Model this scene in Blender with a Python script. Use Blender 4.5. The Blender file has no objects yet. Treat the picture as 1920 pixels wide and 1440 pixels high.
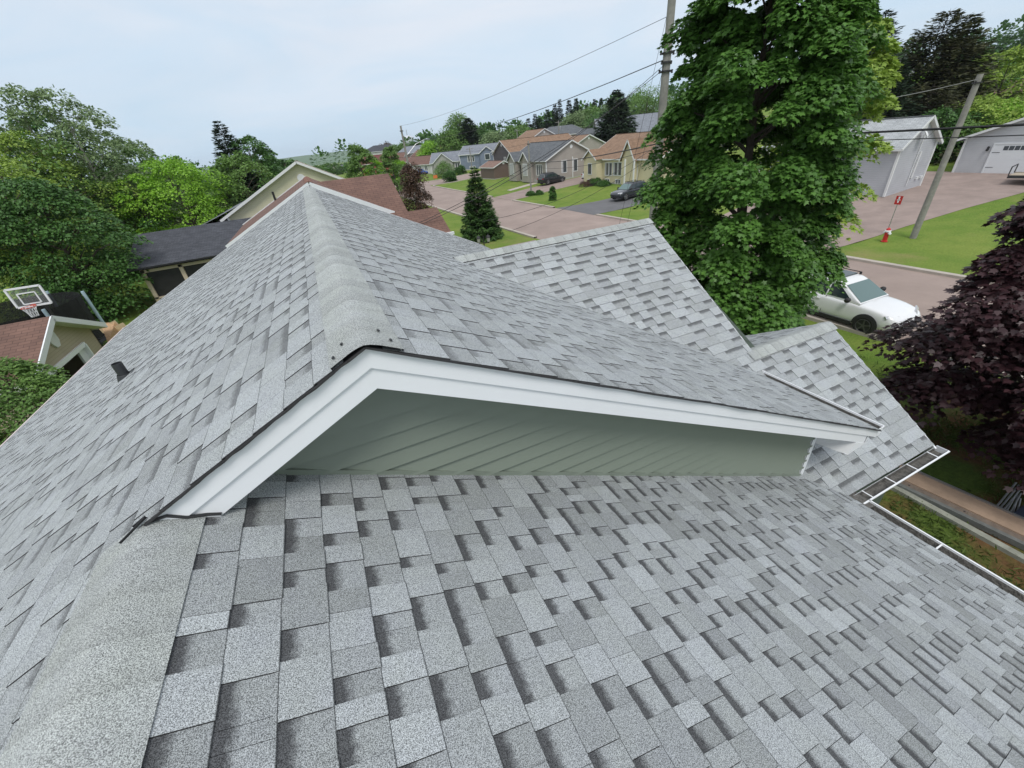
import bpy, math, random
import numpy as np
from mathutils import Vector, Matrix
# ------------------------------------------------------------------ camera, world, sun, exposure
# world frame: u (x) across the ridge towards the street, v (y) along the ridge, z up; the photographer's phone is the origin, ground about z = -7.5
F_PX = 755.0; CX, CY = 960.0, 720.0
ROLL = math.radians(6.03); PITCH = math.atan(460.6 / F_PX)
Uc = np.array([-math.sin(ROLL) * math.cos(PITCH), -math.cos(ROLL) * math.cos(PITCH), -math.sin(PITCH)])
_a = np.array([559 - CX, 299 - CY, F_PX]); Ac = _a - Uc * (_a @ Uc); Ac /= np.linalg.norm(Ac)
Bc = np.cross(Ac, Uc); Bc /= np.linalg.norm(Bc)
if Bc[0] < 0: Bc = -Bc
M3 = np.array([Bc, Ac, Uc])
def R(x, y): return M3 @ np.array([x - CX, y - CY, F_PX])
def onv(x, y, v): d = R(x, y); return d * v / d[1]
def onu(x, y, u): d = R(x, y); return d * u / d[0]
def onz(x, y, z): d = R(x, y); return d * z / d[2]
sc = bpy.context.scene
cam = bpy.data.cameras.new('camera'); camo = bpy.data.objects.new('camera', cam)
sc.collection.objects.link(camo); sc.camera = camo
cam.sensor_width = 36; cam.lens = F_PX / 1920 * 36; cam.clip_start = .05; cam.clip_end = 9000
r_, d_, f_ = M3[:, 0], M3[:, 1], M3[:, 2]
camo.matrix_world = Matrix(((r_[0], -d_[0], -f_[0], 0), (r_[1], -d_[1], -f_[1], 0), (r_[2], -d_[2], -f_[2], 0), (0, 0, 0, 1)))
SUN_EL, SUN_AZ = math.radians(58), math.radians(200)      # azimuth measured from +v, clockwise
w = bpy.data.worlds.new('World'); sc.world = w; w.use_nodes = True
nt = w.node_tree; nt.nodes.clear()
def N(nt, t, **k):
    n = nt.nodes.new(t)
    for a, b in k.items():
        if a == 'i':
            for x, y in b.items(): n.inputs[x].default_value = y
        else: setattr(n, a, b)
    return n
L = lambda nt, a, b: nt.links.new(a, b)
sky = N(nt, 'ShaderNodeTexSky', sky_type='NISHITA', sun_disc=False, sun_elevation=SUN_EL, sun_rotation=SUN_AZ, air_density=1.0, dust_density=2.5, ozone_density=1.5)
skb = N(nt, 'ShaderNodeVectorMath', operation='SCALE', i={'Scale': .11}); L(nt, sky.outputs[0], skb.inputs[0])
tc = N(nt, 'ShaderNodeTexCoord')
mp = N(nt, 'ShaderNodeMapping', i={'Scale': (1.0, 1.0, 4.5), 'Rotation': (0, 0.12, .5)}); L(nt, tc.outputs['Generated'], mp.inputs[0])
no = N(nt, 'ShaderNodeTexNoise', i={'Scale': 1.3, 'Detail': 5, 'Roughness': .5, 'Distortion': .4}); L(nt, mp.outputs[0], no.inputs[0])
cr = N(nt, 'ShaderNodeMapRange', i={1: .36, 2: .66, 3: .86, 4: 1.0}); L(nt, no.outputs[0], cr.inputs[0])
sx = N(nt, 'ShaderNodeSeparateXYZ'); L(nt, tc.outputs['Generated'], sx.inputs[0])
zr = N(nt, 'ShaderNodeMapRange', i={1: 0.0, 2: .42, 3: 0, 4: 1}); L(nt, sx.outputs[2], zr.inputs[0])
cc = N(nt, 'ShaderNodeMix', data_type='RGBA', i={6: (.51, .64, .765, 1), 7: (.685, .715, .775, 1)})
n5 = N(nt, 'ShaderNodeTexNoise', i={'Scale': 2.1, 'Detail': 6, 'Roughness': .55, 'Distortion': .6}); L(nt, mp.outputs[0], n5.inputs[0])
m5 = N(nt, 'ShaderNodeMapRange', i={1: .35, 2: .65, 3: -.30, 4: .30}); L(nt, n5.outputs[0], m5.inputs[0])
a5 = N(nt, 'ShaderNodeMath', operation='ADD', use_clamp=True); L(nt, zr.outputs[0], a5.inputs[0]); L(nt, m5.outputs[0], a5.inputs[1]); L(nt, a5.outputs[0], cc.inputs[0])
mxw = N(nt, 'ShaderNodeMix', data_type='RGBA'); L(nt, cr.outputs[0], mxw.inputs[0]); L(nt, skb.outputs[0], mxw.inputs[6]); L(nt, cc.outputs[2], mxw.inputs[7])
bg = N(nt, 'ShaderNodeBackground', i={1: 1.0}); L(nt, mxw.outputs[2], bg.inputs[0])
wo = N(nt, 'ShaderNodeOutputWorld'); L(nt, bg.outputs[0], wo.inputs[0])
sl = bpy.data.lights.new('sun', 'SUN'); sl.energy = 1.6; sl.angle = math.radians(22); sl.color = (1, .97, .92)
so = bpy.data.objects.new('sun', sl); sc.collection.objects.link(so)
sd = Vector((math.sin(SUN_AZ) * math.cos(SUN_EL), math.cos(SUN_AZ) * math.cos(SUN_EL), math.sin(SUN_EL)))
so.rotation_euler = sd.to_track_quat('Z', 'Y').to_euler()
sc.view_settings.view_transform = 'Standard'; sc.view_settings.look = 'None'
sc.view_settings.exposure = 0.28; sc.view_settings.gamma = 1
sc.cycles.max_bounces = 6; sc.cycles.transparent_max_bounces = 8
# ------------------------------------------------------------------ helpers
rng = np.random.default_rng(7); random.seed(7)
col = sc.collection
def tag(o, label=None, cat=None, group=None, kind=None):
    if label: o['label'] = label
    if cat: o['category'] = cat
    if group: o['group'] = group
    if kind: o['kind'] = kind
    return o
def empty(name, loc=(0, 0, 0), rz=0, label=None, cat=None, group=None):
    o = bpy.data.objects.new(name, None); col.objects.link(o); o.location = loc; o.rotation_euler = (0, 0, rz); o.empty_display_size = .2
    return tag(o, label, cat, group)
def copy_tree(o, parent=None):
    c = o.copy(); col.objects.link(c)
    if parent: c.parent = parent
    for ch in [x for x in bpy.data.objects if x.parent == o]: copy_tree(ch, c)
    return c
class MB:
    def __init__(s): s.v = []; s.f = []; s.uv = []; s.cl = []; s.m = []; s.sm = False
    def face(s, pts, uv=None, cl=None, m=0):
        i = len(s.v); s.v.extend([tuple(p) for p in pts]); s.f.append(tuple(range(i, i + len(pts))))
        s.uv.append(uv if uv else [(0, 0)] * len(pts)); s.cl.append(cl if cl else [(.5, 0, .5, 1)] * len(pts)); s.m.append(m)
    def box(s, a, b, M=None, m=0):
        x0, y0, z0 = a; x1, y1, z1 = b
        P = [(x0, y0, z0), (x1, y0, z0), (x1, y1, z0), (x0, y1, z0), (x0, y0, z1), (x1, y0, z1), (x1, y1, z1), (x0, y1, z1)]
        if M is not None: P = [M @ Vector(p) for p in P]
        for q in ((3, 2, 1, 0), (4, 5, 6, 7), (0, 1, 5, 4), (1, 2, 6, 5), (2, 3, 7, 6), (3, 0, 4, 7)): s.face([P[i] for i in q], m=m)
    def bar(s, p, q, w, h=None, up=(0, 0, 1), m=0):      # a beam from p to q, w across, h deep
        p = Vector(p); q = Vector(q); h = h or w; d = (q - p)
        if d.length < 1e-6: return
        d.normalize(); x = d.cross(Vector(up))
        if x.length < 1e-4: x = d.cross(Vector((1, 0, 0)))
        x.normalize(); y = x.cross(d)
        c = [(-w / 2, -h / 2), (w / 2, -h / 2), (w / 2, h / 2), (-w / 2, h / 2)]
        A = [p + x * a + y * b for a, b in c]; B = [q + x * a + y * b for a, b in c]
        for i in range(4): j = (i + 1) % 4; s.face([A[i], A[j], B[j], B[i]], m=m)
        s.face(A[::-1], m=m); s.face(B, m=m)
    def tube(s, pts, rad, n=8, cap=True, m=0):
        pts = [Vector(p) for p in pts]; rad = rad if isinstance(rad, (list, tuple)) else [rad] * len(pts)
        base = len(s.v); k = len(pts)
        for i, p in enumerate(pts):
            d = (pts[min(i + 1, k - 1)] - pts[max(i - 1, 0)]).normalized()
            x = d.cross(Vector((0.03, 0.02, 1)));
            if x.length < 1e-3: x = d.cross(Vector((1, 0, 0)))
            x.normalize(); y = x.cross(d)
            for j in range(n):
                a = 2 * math.pi * j / n; s.v.append(tuple(p + (x * math.cos(a) + y * math.sin(a)) * rad[i]))
        def add(f): s.f.append(f); s.uv.append([(0, 0)] * len(f)); s.cl.append([(.5, 0, .5, 1)] * len(f)); s.m.append(m)
        for i in range(k - 1):
            for j in range(n):
                a = base + i * n + j; b = base + i * n + (j + 1) % n; add((a, b, b + n, a + n))
        if cap: add(tuple(base + j for j in range(n))[::-1]); add(tuple(base + (k - 1) * n + j for j in range(n)))
    def lathe(s, prof, c=(0, 0, 0), n=16, axis='z', m=0):
        base = len(s.v); c = Vector(c)
        for r, z in prof:
            for j in range(n):
                a = 2 * math.pi * j / n; x, y = r * math.cos(a), r * math.sin(a)
                p = (x, y, z) if axis == 'z' else ((x, z, y) if axis == 'y' else (z, x, y)); s.v.append(tuple(c + Vector(p)))
        for i in range(len(prof) - 1):
            for j in range(n):
                a = base + i * n + j; b = base + i * n + (j + 1) % n; f = (a, b, b + n, a + n)
                s.f.append(f); s.uv.append([(0, 0)] * 4); s.cl.append([(.5, 0, .5, 1)] * 4); s.m.append(m)
    def build(s, name, mat, parent=None, origin=(0, 0, 0), smooth=False):
        me = bpy.data.meshes.new(name); o3 = np.array(origin, float)
        me.from_pydata([tuple(np.array(v) - o3) for v in s.v] if any(origin) else s.v, [], s.f)
        mats = mat if isinstance(mat, (list, tuple)) else [mat]
        for m in mats: me.materials.append(m)
        uvl = me.uv_layers.new(name='UVMap'); uvl.data.foreach_set('uv', [c for f in s.uv for p in f for c in p])
        ca = me.color_attributes.new('tone', 'FLOAT_COLOR', 'CORNER'); ca.data.foreach_set('color', [c for f in s.cl for p in f for c in p])
        if len(mats) > 1: me.polygons.foreach_set('material_index', s.m)
        if smooth: me.polygons.foreach_set('use_smooth', [True] * len(me.polygons))
        me.update()
        o = bpy.data.objects.new(name, me); col.objects.link(o)
        if parent is not None: o.parent = parent
        elif any(origin): o.location = origin
        return o
def bevel(o, w=.01, seg=2):
    b = o.modifiers.new('bevel', 'BEVEL'); b.width = w; b.segments = seg; b.limit_method = 'ANGLE'; return o
# ------------------------------------------------------------------ materials
def newmat(name):
    m = bpy.data.materials.new(name); m.use_nodes = True; t = m.node_tree
    return m, t, t.nodes['Principled BSDF']
def mat(name, c, rough=.6, metal=0, var=.12, scale=3.0, bump=0, bscale=60, spec=.5, coat=0, var2=0):
    m, t, b = newmat(name); b.inputs['Roughness'].default_value = rough; b.inputs['Metallic'].default_value = metal
    b.inputs['Specular IOR Level'].default_value = spec; b.inputs['Coat Weight'].default_value = coat
    tc = N(t, 'ShaderNodeTexCoord'); n = N(t, 'ShaderNodeTexNoise', i={'Scale': scale, 'Detail': 6, 'Roughness': .65}); L(t, tc.outputs['Object'], n.inputs[0])
    mr = N(t, 'ShaderNodeMapRange', i={1: .25, 2: .75, 3: 1 - var, 4: 1 + var}); L(t, n.outputs[0], mr.inputs[0])
    v = N(t, 'ShaderNodeVectorMath', operation='SCALE'); v.inputs[0].default_value = c; L(t, mr.outputs[0], v.inputs['Scale'])
    L(t, v.outputs[0], b.inputs['Base Color'])
    if bump:
        n2 = N(t, 'ShaderNodeTexNoise', i={'Scale': bscale, 'Detail': 4}); L(t, tc.outputs['Object'], n2.inputs[0])
        bp = N(t, 'ShaderNodeBump', i={'Strength': bump, 'Distance': .02}); L(t, n2.outputs[0], bp.inputs['Height']); L(t, bp.outputs[0], b.inputs['Normal'])
    return m
def siding(name, c, pitch=.11, rough=.55, dark=.72, axis=2):   # lap siding: a shallow step every pitch metres
    m, t, b = newmat(name); b.inputs['Roughness'].default_value = rough
    tc = N(t, 'ShaderNodeTexCoord'); s = N(t, 'ShaderNodeSeparateXYZ'); L(t, tc.outputs['Object'], s.inputs[0])
    d = N(t, 'ShaderNodeMath', operation='DIVIDE', i={1: pitch}); L(t, s.outputs[axis], d.inputs[0])
    fr = N(t, 'ShaderNodeMath', operation='FRACT'); L(t, d.outputs[0], fr.inputs[0])
    mr = N(t, 'ShaderNodeMapRange', i={1: 0, 2: .14, 3: dark, 4: 1.0}); L(t, fr.outputs[0], mr.inputs[0])
    n = N(t, 'ShaderNodeTexNoise', i={'Scale': .9, 'Detail': 6}); L(t, tc.outputs['Object'], n.inputs[0])
    m2 = N(t, 'ShaderNodeMapRange', i={1: .25, 2: .75, 3: .9, 4: 1.08}); L(t, n.outputs[0], m2.inputs[0])
    mu = N(t, 'ShaderNodeMath', operation='MULTIPLY'); L(t, mr.outputs[0], mu.inputs[0]); L(t, m2.outputs[0], mu.inputs[1])
    v = N(t, 'ShaderNodeVectorMath', operation='SCALE'); v.inputs[0].default_value = c; L(t, mu.outputs[0], v.inputs['Scale']); L(t, v.outputs[0], b.inputs['Base Color'])
    bp = N(t, 'ShaderNodeBump', i={'Strength': .6, 'Distance': .012}); bp.invert = True; L(t, fr.outputs[0], bp.inputs['Height']); L(t, bp.outputs[0], b.inputs['Normal'])
    return m
def roofmat(name, c1, c2, mort=None, bw=.32, rh=.15, rough=.9, squash=1):   # asphalt shingles on far roofs, UV in metres
    m, t, b = newmat(name); b.inputs['Roughness'].default_value = rough
    uv = N(t, 'ShaderNodeUVMap'); br = N(t, 'ShaderNodeTexBrick', i={'Color1': (*c1, 1), 'Color2': (*c2, 1), 'Mortar': (*(mort or tuple(x * .45 for x in c1)), 1), 'Scale': 1, 'Mortar Size': .009, 'Mortar Smooth': .1, 'Bias': 0, 'Brick Width': bw, 'Row Height': rh})
    L(t, uv.outputs[0], br.inputs[0])
    n = N(t, 'ShaderNodeTexNoise', i={'Scale': 1.2, 'Detail': 8, 'Roughness': .7}); L(t, uv.outputs[0], n.inputs[0])
    mr = N(t, 'ShaderNodeMapRange', i={1: .25, 2: .75, 3: .78, 4: 1.2}); L(t, n.outputs[0], mr.inputs[0])
    v = N(t, 'ShaderNodeVectorMath', operation='SCALE'); L(t, br.outputs[0], v.inputs[0]); L(t, mr.outputs[0], v.inputs['Scale']); L(t, v.outputs[0], b.inputs['Base Color'])
    bp = N(t, 'ShaderNodeBump', i={'Strength': .5, 'Distance': .01}); bp.invert = True; L(t, br.outputs[1], bp.inputs['Height']); L(t, bp.outputs[0], b.inputs['Normal'])
    return m
def shingle_mat(name, light, dark, band=(.055, .058, .064), cap=False):
    # tone attribute: R = piece tone, G = 1 for a recessed piece, B = position up the exposure (0 butt edge .. 1 tucked edge)
    m, t, b = newmat(name); b.inputs['Roughness'].default_value = .92; b.inputs['Specular IOR Level'].default_value = .25
    at = N(t, 'ShaderNodeAttribute', attribute_name='tone'); s = N(t, 'ShaderNodeSeparateColor'); L(t, at.outputs['Color'], s.inputs[0])
    tc = N(t, 'ShaderNodeTexCoord')
    g1 = N(t, 'ShaderNodeTexNoise', i={'Scale': 360, 'Detail': 2, 'Roughness': .8}); L(t, tc.outputs['Object'], g1.inputs[0])
    g2 = N(t, 'ShaderNodeTexNoise', i={'Scale': 6, 'Detail': 5, 'Roughness': .6}); L(t, tc.outputs['Object'], g2.inputs[0])
    base = N(t, 'ShaderNodeMix', data_type='RGBA', i={6: (*dark, 1), 7: (*light, 1)}); L(t, s.outputs[0], base.inputs[0])
    # large soft colour drift: slightly greenish and bluish granule blends
    hue = N(t, 'ShaderNodeMix', data_type='RGBA', i={6: (.97, 1.0, .95, 1), 7: (.98, 1.0, 1.07, 1)}); L(t, g2.outputs[0], hue.inputs[0])
    mh = N(t, 'ShaderNodeMix', data_type='RGBA', blend_type='MULTIPLY', i={0: 1.0}); L(t, base.outputs[2], mh.inputs[6]); L(t, hue.outputs[2], mh.inputs[7])
    # shadow-line granules on the upper part of the recessed pieces
    q = N(t, 'ShaderNodeTexNoise', i={'Scale': 45, 'Detail': 3}); L(t, tc.outputs['Object'], q.inputs[0])
    sm = N(t, 'ShaderNodeMath', operation='MULTIPLY_ADD', i={1: .30, 2: -.15}); L(t, q.outputs[0], sm.inputs[0])
    ad = N(t, 'ShaderNodeMath', operation='ADD'); L(t, s.outputs[2], ad.inputs[0]); L(t, sm.outputs[0], ad.inputs[1])
    mb = N(t, 'ShaderNodeMapRange', i={1: .54, 2: .74, 3: 0, 4: .88}); L(t, ad.outputs[0], mb.inputs[0])
    mg = N(t, 'ShaderNodeMath', operation='MULTIPLY'); L(t, mb.outputs[0], mg.inputs[0]); L(t, s.outputs[1], mg.inputs[1])
    mx = N(t, 'ShaderNodeMix', data_type='RGBA', i={7: (*band, 1)}); L(t, mg.outputs[0], mx.inputs[0]); L(t, mh.outputs[2], mx.inputs[6])
    # cut asphalt edge with contact shade painted in at the butt of every piece
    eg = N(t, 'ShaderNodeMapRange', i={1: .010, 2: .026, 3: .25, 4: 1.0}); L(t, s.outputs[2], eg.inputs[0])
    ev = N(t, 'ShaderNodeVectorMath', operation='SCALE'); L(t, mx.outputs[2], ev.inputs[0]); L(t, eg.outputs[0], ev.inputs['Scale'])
    gr = N(t, 'ShaderNodeMapRange', i={1: .41, 2: .59, 3: .34, 4: 1.58}); L(t, g1.outputs[0], gr.inputs[0])
    v = N(t, 'ShaderNodeVectorMath', operation='SCALE'); L(t, ev.outputs[0], v.inputs[0]); L(t, gr.outputs[0], v.inputs['Scale'])
    L(t, v.outputs[0], b.inputs['Base Color'])
    bp = N(t, 'ShaderNodeBump', i={'Strength': .35, 'Distance': .002}); L(t, g1.outputs[0], bp.inputs['Height']); L(t, bp.outputs[0], b.inputs['Normal'])
    return m
def leafmat(name, c1, c2, rough=.5, trans=.25, spec=.4):
    m, t, b = newmat(name); b.inputs['Roughness'].default_value = rough; b.inputs['Specular IOR Level'].default_value = spec
    at = N(t, 'ShaderNodeAttribute', attribute_name='tone'); mx = N(t, 'ShaderNodeMix', data_type='RGBA', i={6: (*c1, 1), 7: (*c2, 1)})
    L(t, at.outputs['Fac'], mx.inputs[0]); L(t, mx.outputs[2], b.inputs['Base Color'])
    tr = N(t, 'ShaderNodeBsdfTranslucent'); L(t, mx.outputs[2], tr.inputs[0])
    ms = N(t, 'ShaderNodeMixShader', i={0: trans}); L(t, b.outputs[0], ms.inputs[1]); L(t, tr.outputs[0], ms.inputs[2])
    L(t, ms.outputs[0], t.nodes['Material Output'].inputs[0]); return m
def glass(name, c=(.03, .04, .05), rough=.06):
    m, t, b = newmat(name); b.inputs['Base Color'].default_value = (*c, 1); b.inputs['Roughness'].default_value = rough; b.inputs['Specular IOR Level'].default_value = .8; return m
def grassmat(name, a, b_, patch=None, sc=.35):
    m, t, b = newmat(name); b.inputs['Roughness'].default_value = .95; b.inputs['Specular IOR Level'].default_value = .15
    tc = N(t, 'ShaderNodeTexCoord'); n = N(t, 'ShaderNodeTexNoise', i={'Scale': sc, 'Detail': 8, 'Roughness': .7}); L(t, tc.outputs['Object'], n.inputs[0])
    mr = N(t, 'ShaderNodeMapRange', i={1: .35, 2: .65}); L(t, n.outputs[0], mr.inputs[0])
    mx = N(t, 'ShaderNodeMix', data_type='RGBA', i={6: (*a, 1), 7: (*b_, 1)}); L(t, mr.outputs[0], mx.inputs[0]); out = mx.outputs[2]
    if patch:
        n3 = N(t, 'ShaderNodeTexNoise', i={'Scale': patch[1], 'Detail': 6, 'Roughness': .6}); L(t, tc.outputs['Object'], n3.inputs[0])
        m3 = N(t, 'ShaderNodeMapRange', i={1: patch[2], 2: patch[3]}); L(t, n3.outputs[0], m3.inputs[0])
        x3 = N(t, 'ShaderNodeMix', data_type='RGBA', i={7: (*patch[0], 1)}); L(t, m3.outputs[0], x3.inputs[0]); L(t, out, x3.inputs[6]); out = x3.outputs[2]
    n2 = N(t, 'ShaderNodeTexNoise', i={'Scale': 14, 'Detail': 5, 'Roughness': .8}); L(t, tc.outputs['Object'], n2.inputs[0])
    m2 = N(t, 'ShaderNodeMapRange', i={1: .3, 2: .7, 3: .65, 4: 1.35}); L(t, n2.outputs[0], m2.inputs[0])
    v = N(t, 'ShaderNodeVectorMath', operation='SCALE'); L(t, out, v.inputs[0]); L(t, m2.outputs[0], v.inputs['Scale']); L(t, v.outputs[0], b.inputs['Base Color'])
    bp = N(t, 'ShaderNodeBump', i={'Strength': .6, 'Distance': .05}); L(t, n2.outputs[0], bp.inputs['Height']); L(t, bp.outputs[0], b.inputs['Normal'])
    return m
WHITE = mat('white_metal', (.80, .82, .84), .35, var=.03, scale=1.5)
WHITE2 = mat('white_trim', (.70, .71, .71), .5, var=.05)
BLACK = mat('black_rubber', (.012, .012, .013), .5, var=.2)
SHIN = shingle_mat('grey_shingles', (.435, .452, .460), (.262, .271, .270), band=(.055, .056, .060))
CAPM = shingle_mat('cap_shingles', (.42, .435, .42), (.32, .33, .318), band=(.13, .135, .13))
EDGE = mat('shingle_edge', (.035, .035, .037), .9, var=.3, scale=30)
GREEN = mat('sage_siding', (.205, .24, .198), .42, var=.05, scale=1.0)
BARK = mat('bark', (.10, .08, .065), .9, var=.4, scale=8, bump=.5, bscale=20)
BIRCH = mat('pale_bark', (.36, .34, .31), .9, var=.4, scale=6)
POLEM = mat('weathered_pole', (.25, .245, .22), .9, var=.25, scale=4, bump=.4, bscale=30)
CABLE = mat('black_cable', (.02, .02, .022), .6)
PAVE = mat('pinkish_road', (.30, .235, .205), .92, var=.20, scale=.35, bump=.25, bscale=40)
PAVE2 = mat('pinkish_driveway', (.285, .222, .195), .92, var=.22, scale=.7, bump=.25, bscale=40)
ASPH = mat('grey_asphalt', (.13, .13, .135), .92, var=.2, scale=.6, bump=.2)
CONC = mat('concrete_kerb', (.42, .38, .33), .9, var=.15, scale=2)
GLASS = glass('window_glass', (.06, .07, .08), .08)
DGLASS = glass('dark_glass', (.015, .018, .02), .05)
CURT = mat('curtain', (.45, .45, .46), .8, var=.2, scale=5)
# ------------------------------------------------------------------ terrain
US = [-4000, -900, -300, -100, -45, -20, 0, 10, 18, 30, 60, 100, 150, 250, 600, 4000]
VS = [-300, -60, 0, 20, 60, 110, 160, 250, 500, 1000, 2200, 4200]
def _f(u): return float(np.interp(u, [30, 60, 100, 150, 250, 600], [0, 1.8, 5.4, 9.5, 17, 26]))
def _h(u, v):
    q = max(0, v - 110)
    return -7.5 + _f(u - .42 * q) - float(np.interp(v, [160, 250, 500, 1000, 2200], [0, 2, 8, 18, 22])) * (1 if u - .42 * q < 60 else .4)
HG = np.array([[_h(u, v) for u in US] for v in VS])
def T(u, v):
    i = int(np.clip(np.searchsorted(US, u) - 1, 0, len(US) - 2)); j = int(np.clip(np.searchsorted(VS, v) - 1, 0, len(VS) - 2))
    a = (u - US[i]) / (US[i + 1] - US[i]); b = (v - VS[j]) / (VS[j + 1] - VS[j])
    return float((1 - a) * (1 - b) * HG[j, i] + a * (1 - b) * HG[j, i + 1] + (1 - a) * b * HG[j + 1, i] + a * b * HG[j + 1, i + 1])
def G(x, y):                                            # where the sight line through a point of the photo meets the ground
    d = R(x, y); d = d / np.linalg.norm(d); t = 2.0
    while t < 3000:
        p = d * t; g = p[2] - T(p[0], p[1])
        if g < .01: break
        t += max(.02, g * .5)
    return d * t
# ------------------------------------------------------------------ ground, roads, kerbs
LAWN = grassmat('lawn', (.105, .185, .028), (.185, .24, .050), patch=((.24, .22, .085), .22, .56, .75))
def sheet(name, us, vs, dz, m, f=None):
    b = MB(); 
    for j in range(len(vs) - 1):
        for i in range(len(us) - 1):
            q = [(us[i], vs[j]), (us[i + 1], vs[j]), (us[i + 1], vs[j + 1]), (us[i], vs[j + 1])]
            b.face([(x, y, T(x, y) + dz) for x, y in q])
    o = b.build(name, m); tag(o, kind='structure'); return o
gu = sorted(set(US) | set(range(-100, 160, 10)) | set(range(160, 600, 40))); gv = sorted(set(VS) | set(range(-60, 200, 10)) | set(range(200, 600, 40)))
sheet('ground', gu, gv, 0, LAWN)
def rows(name, pts, dz, m, ax='v', nx=5, step=2.0, thick=None):
    # pts: (t, a, b): the strip runs from a to b across at position t along; ax says which axis t is
    b = MB(); ts = []
    for k in range(len(pts) - 1):
        n = max(1, int(abs(pts[k + 1][0] - pts[k][0]) / step))
        ts += [pts[k][0] + (pts[k + 1][0] - pts[k][0]) * i / n for i in range(n)]
    ts.append(pts[-1][0]); P_ = np.array(pts, float)
    def q(t, s):
        a = np.interp(t, P_[:, 0], P_[:, 1]); c = np.interp(t, P_[:, 0], P_[:, 2]); x = a + (c - a) * s
        return (x, t) if ax == 'v' else (t, x)
    for k in range(len(ts) - 1):
        for i in range(nx):
            c4 = [q(ts[k], i / nx), q(ts[k], (i + 1) / nx), q(ts[k + 1], (i + 1) / nx), q(ts[k + 1], i / nx)]
            if ax == 'u': c4 = c4[::-1]
            b.face([(x, y, T(x, y) + dz) for x, y in c4])
    o = b.build(name, m); tag(o, kind='structure'); return o
ROADP = [(-60, 20.5, 29.5), (0, 17.6, 26.7), (10, 17.2, 26.3), (34, 16.2, 25.7), (60, 15.5, 25.0), (96, 15.0, 24.6), (109.5, 14.8, 24.55)]
rows('road', ROADP, .012, PAVE)
rows('side_road', [(24.5, 97.5, 109.5), (60, 97.5, 109), (110, 97, 109)], .018, PAVE, ax='u')
rows('driveway', [(26.3, 14.8, 25), (34, 14.5, 27), (40, 14.0, 28), (46, 13.2, 28), (52.3, 11, 24)], .02, PAVE2, ax='u')
rows('driveway', [(25.5, 36.6, 44.0), (31, 37, 43.5), (39.2, 38.5, 43)], .02, ASPH, ax='u')
rows('driveway', [(25.1, 55.5, 61.8), (31, 57.8, 64.6), (36, 58, 65.0), (44, 57.5, 64.6)], .02, PAVE2, ax='u')
rows('driveway', [(8.5, 26.5, 30.8), (15.9, 27.6, 31.2)], .02, PAVE2, ax='u')
rows('path', [(30, 66.5, 68), (36, 68, 70)], .022, CONC, ax='u')
def kerb(pts, name='kerb'):
    b = MB(); P2 = []
    for k in range(len(pts) - 1):
        n = max(1, int(math.dist(pts[k], pts[k + 1]) / 2.5)); P2 += [tuple(np.array(pts[k]) + (np.array(pts[k + 1]) - np.array(pts[k])) * i / n) for i in range(n)]
    P2.append(pts[-1])
    for k in range(len(P2) - 1):
        (x0, y0), (x1, y1) = P2[k], P2[k + 1]; d = Vector((x1 - x0, y1 - y0)).normalized(); n_ = Vector((-d.y, d.x)) * .16
        A = [(x0 - n_.x, y0 - n_.y), (x0 + n_.x, y0 + n_.y)]; B = [(x1 - n_.x, y1 - n_.y), (x1 + n_.x, y1 + n_.y)]
        za = [T(*A[0]), T(*A[1])]; zb = [T(*B[0]), T(*B[1])]; h = .13
        b.face([(*A[0], za[0] + h), (*B[0], zb[0] + h), (*B[1], zb[1] + h), (*A[1], za[1] + h)][::-1])
        b.face([(*A[0], za[0] - .1), (*A[0], za[0] + h), (*B[0], zb[0] + h), (*B[0], zb[0] - .1)])
        b.face([(*A[1], za[1] - .1), (*B[1], zb[1] - .1), (*B[1], zb[1] + h), (*A[1], za[1] + h)])
    o = b.build(name, CONC); tag(o, kind='structure')
def ku(v): return float(np.interp(v, [p[0] for p in ROADP], [p[1] for p in ROADP]))
def kf(v): return float(np.interp(v, [p[0] for p in ROADP], [p[2] for p in ROADP]))
def arc(cx_, cy_, r, a0, a1, n=7): return [(cx_ + r * math.cos(math.radians(a0 + (a1 - a0) * i / n)), cy_ + r * math.sin(math.radians(a0 + (a1 - a0) * i / n))) for i in range(n + 1)]
kerb([(ku(v), v) for v in (-60, 0, 10, 26.8)]); kerb([(ku(v), v) for v in (31.8, 34, 60, 96, 109.5)])
kerb([(kf(v), v) for v in (-60, 0, 10, 14.4)]); kerb([(kf(v), v) for v in (25.4, 34, 36.2)]); kerb([(kf(v), v) for v in (44.4, 50, 55.2)])
kerb([(kf(v), v) for v in (62.2, 70, 94)] + arc(28.0, 94, 3.4, 180, 90)[1:] + [(60, 97.5), (100, 97)])
kerb([(100, 109), (60, 109.2), (27.6, 109.6), (14.8, 109.7)])
EARTH = grassmat('patchy_grass', (.055, .10, .018), (.10, .15, .03), patch=((.15, .085, .04), .55, .45, .56), sc=.9)
rows('bare_ground', [(-8, 4.5, 16), (-2, 4.6, 15.5), (5, 4.7, 15)], .012, EARTH, step=1.5, nx=8)
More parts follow.
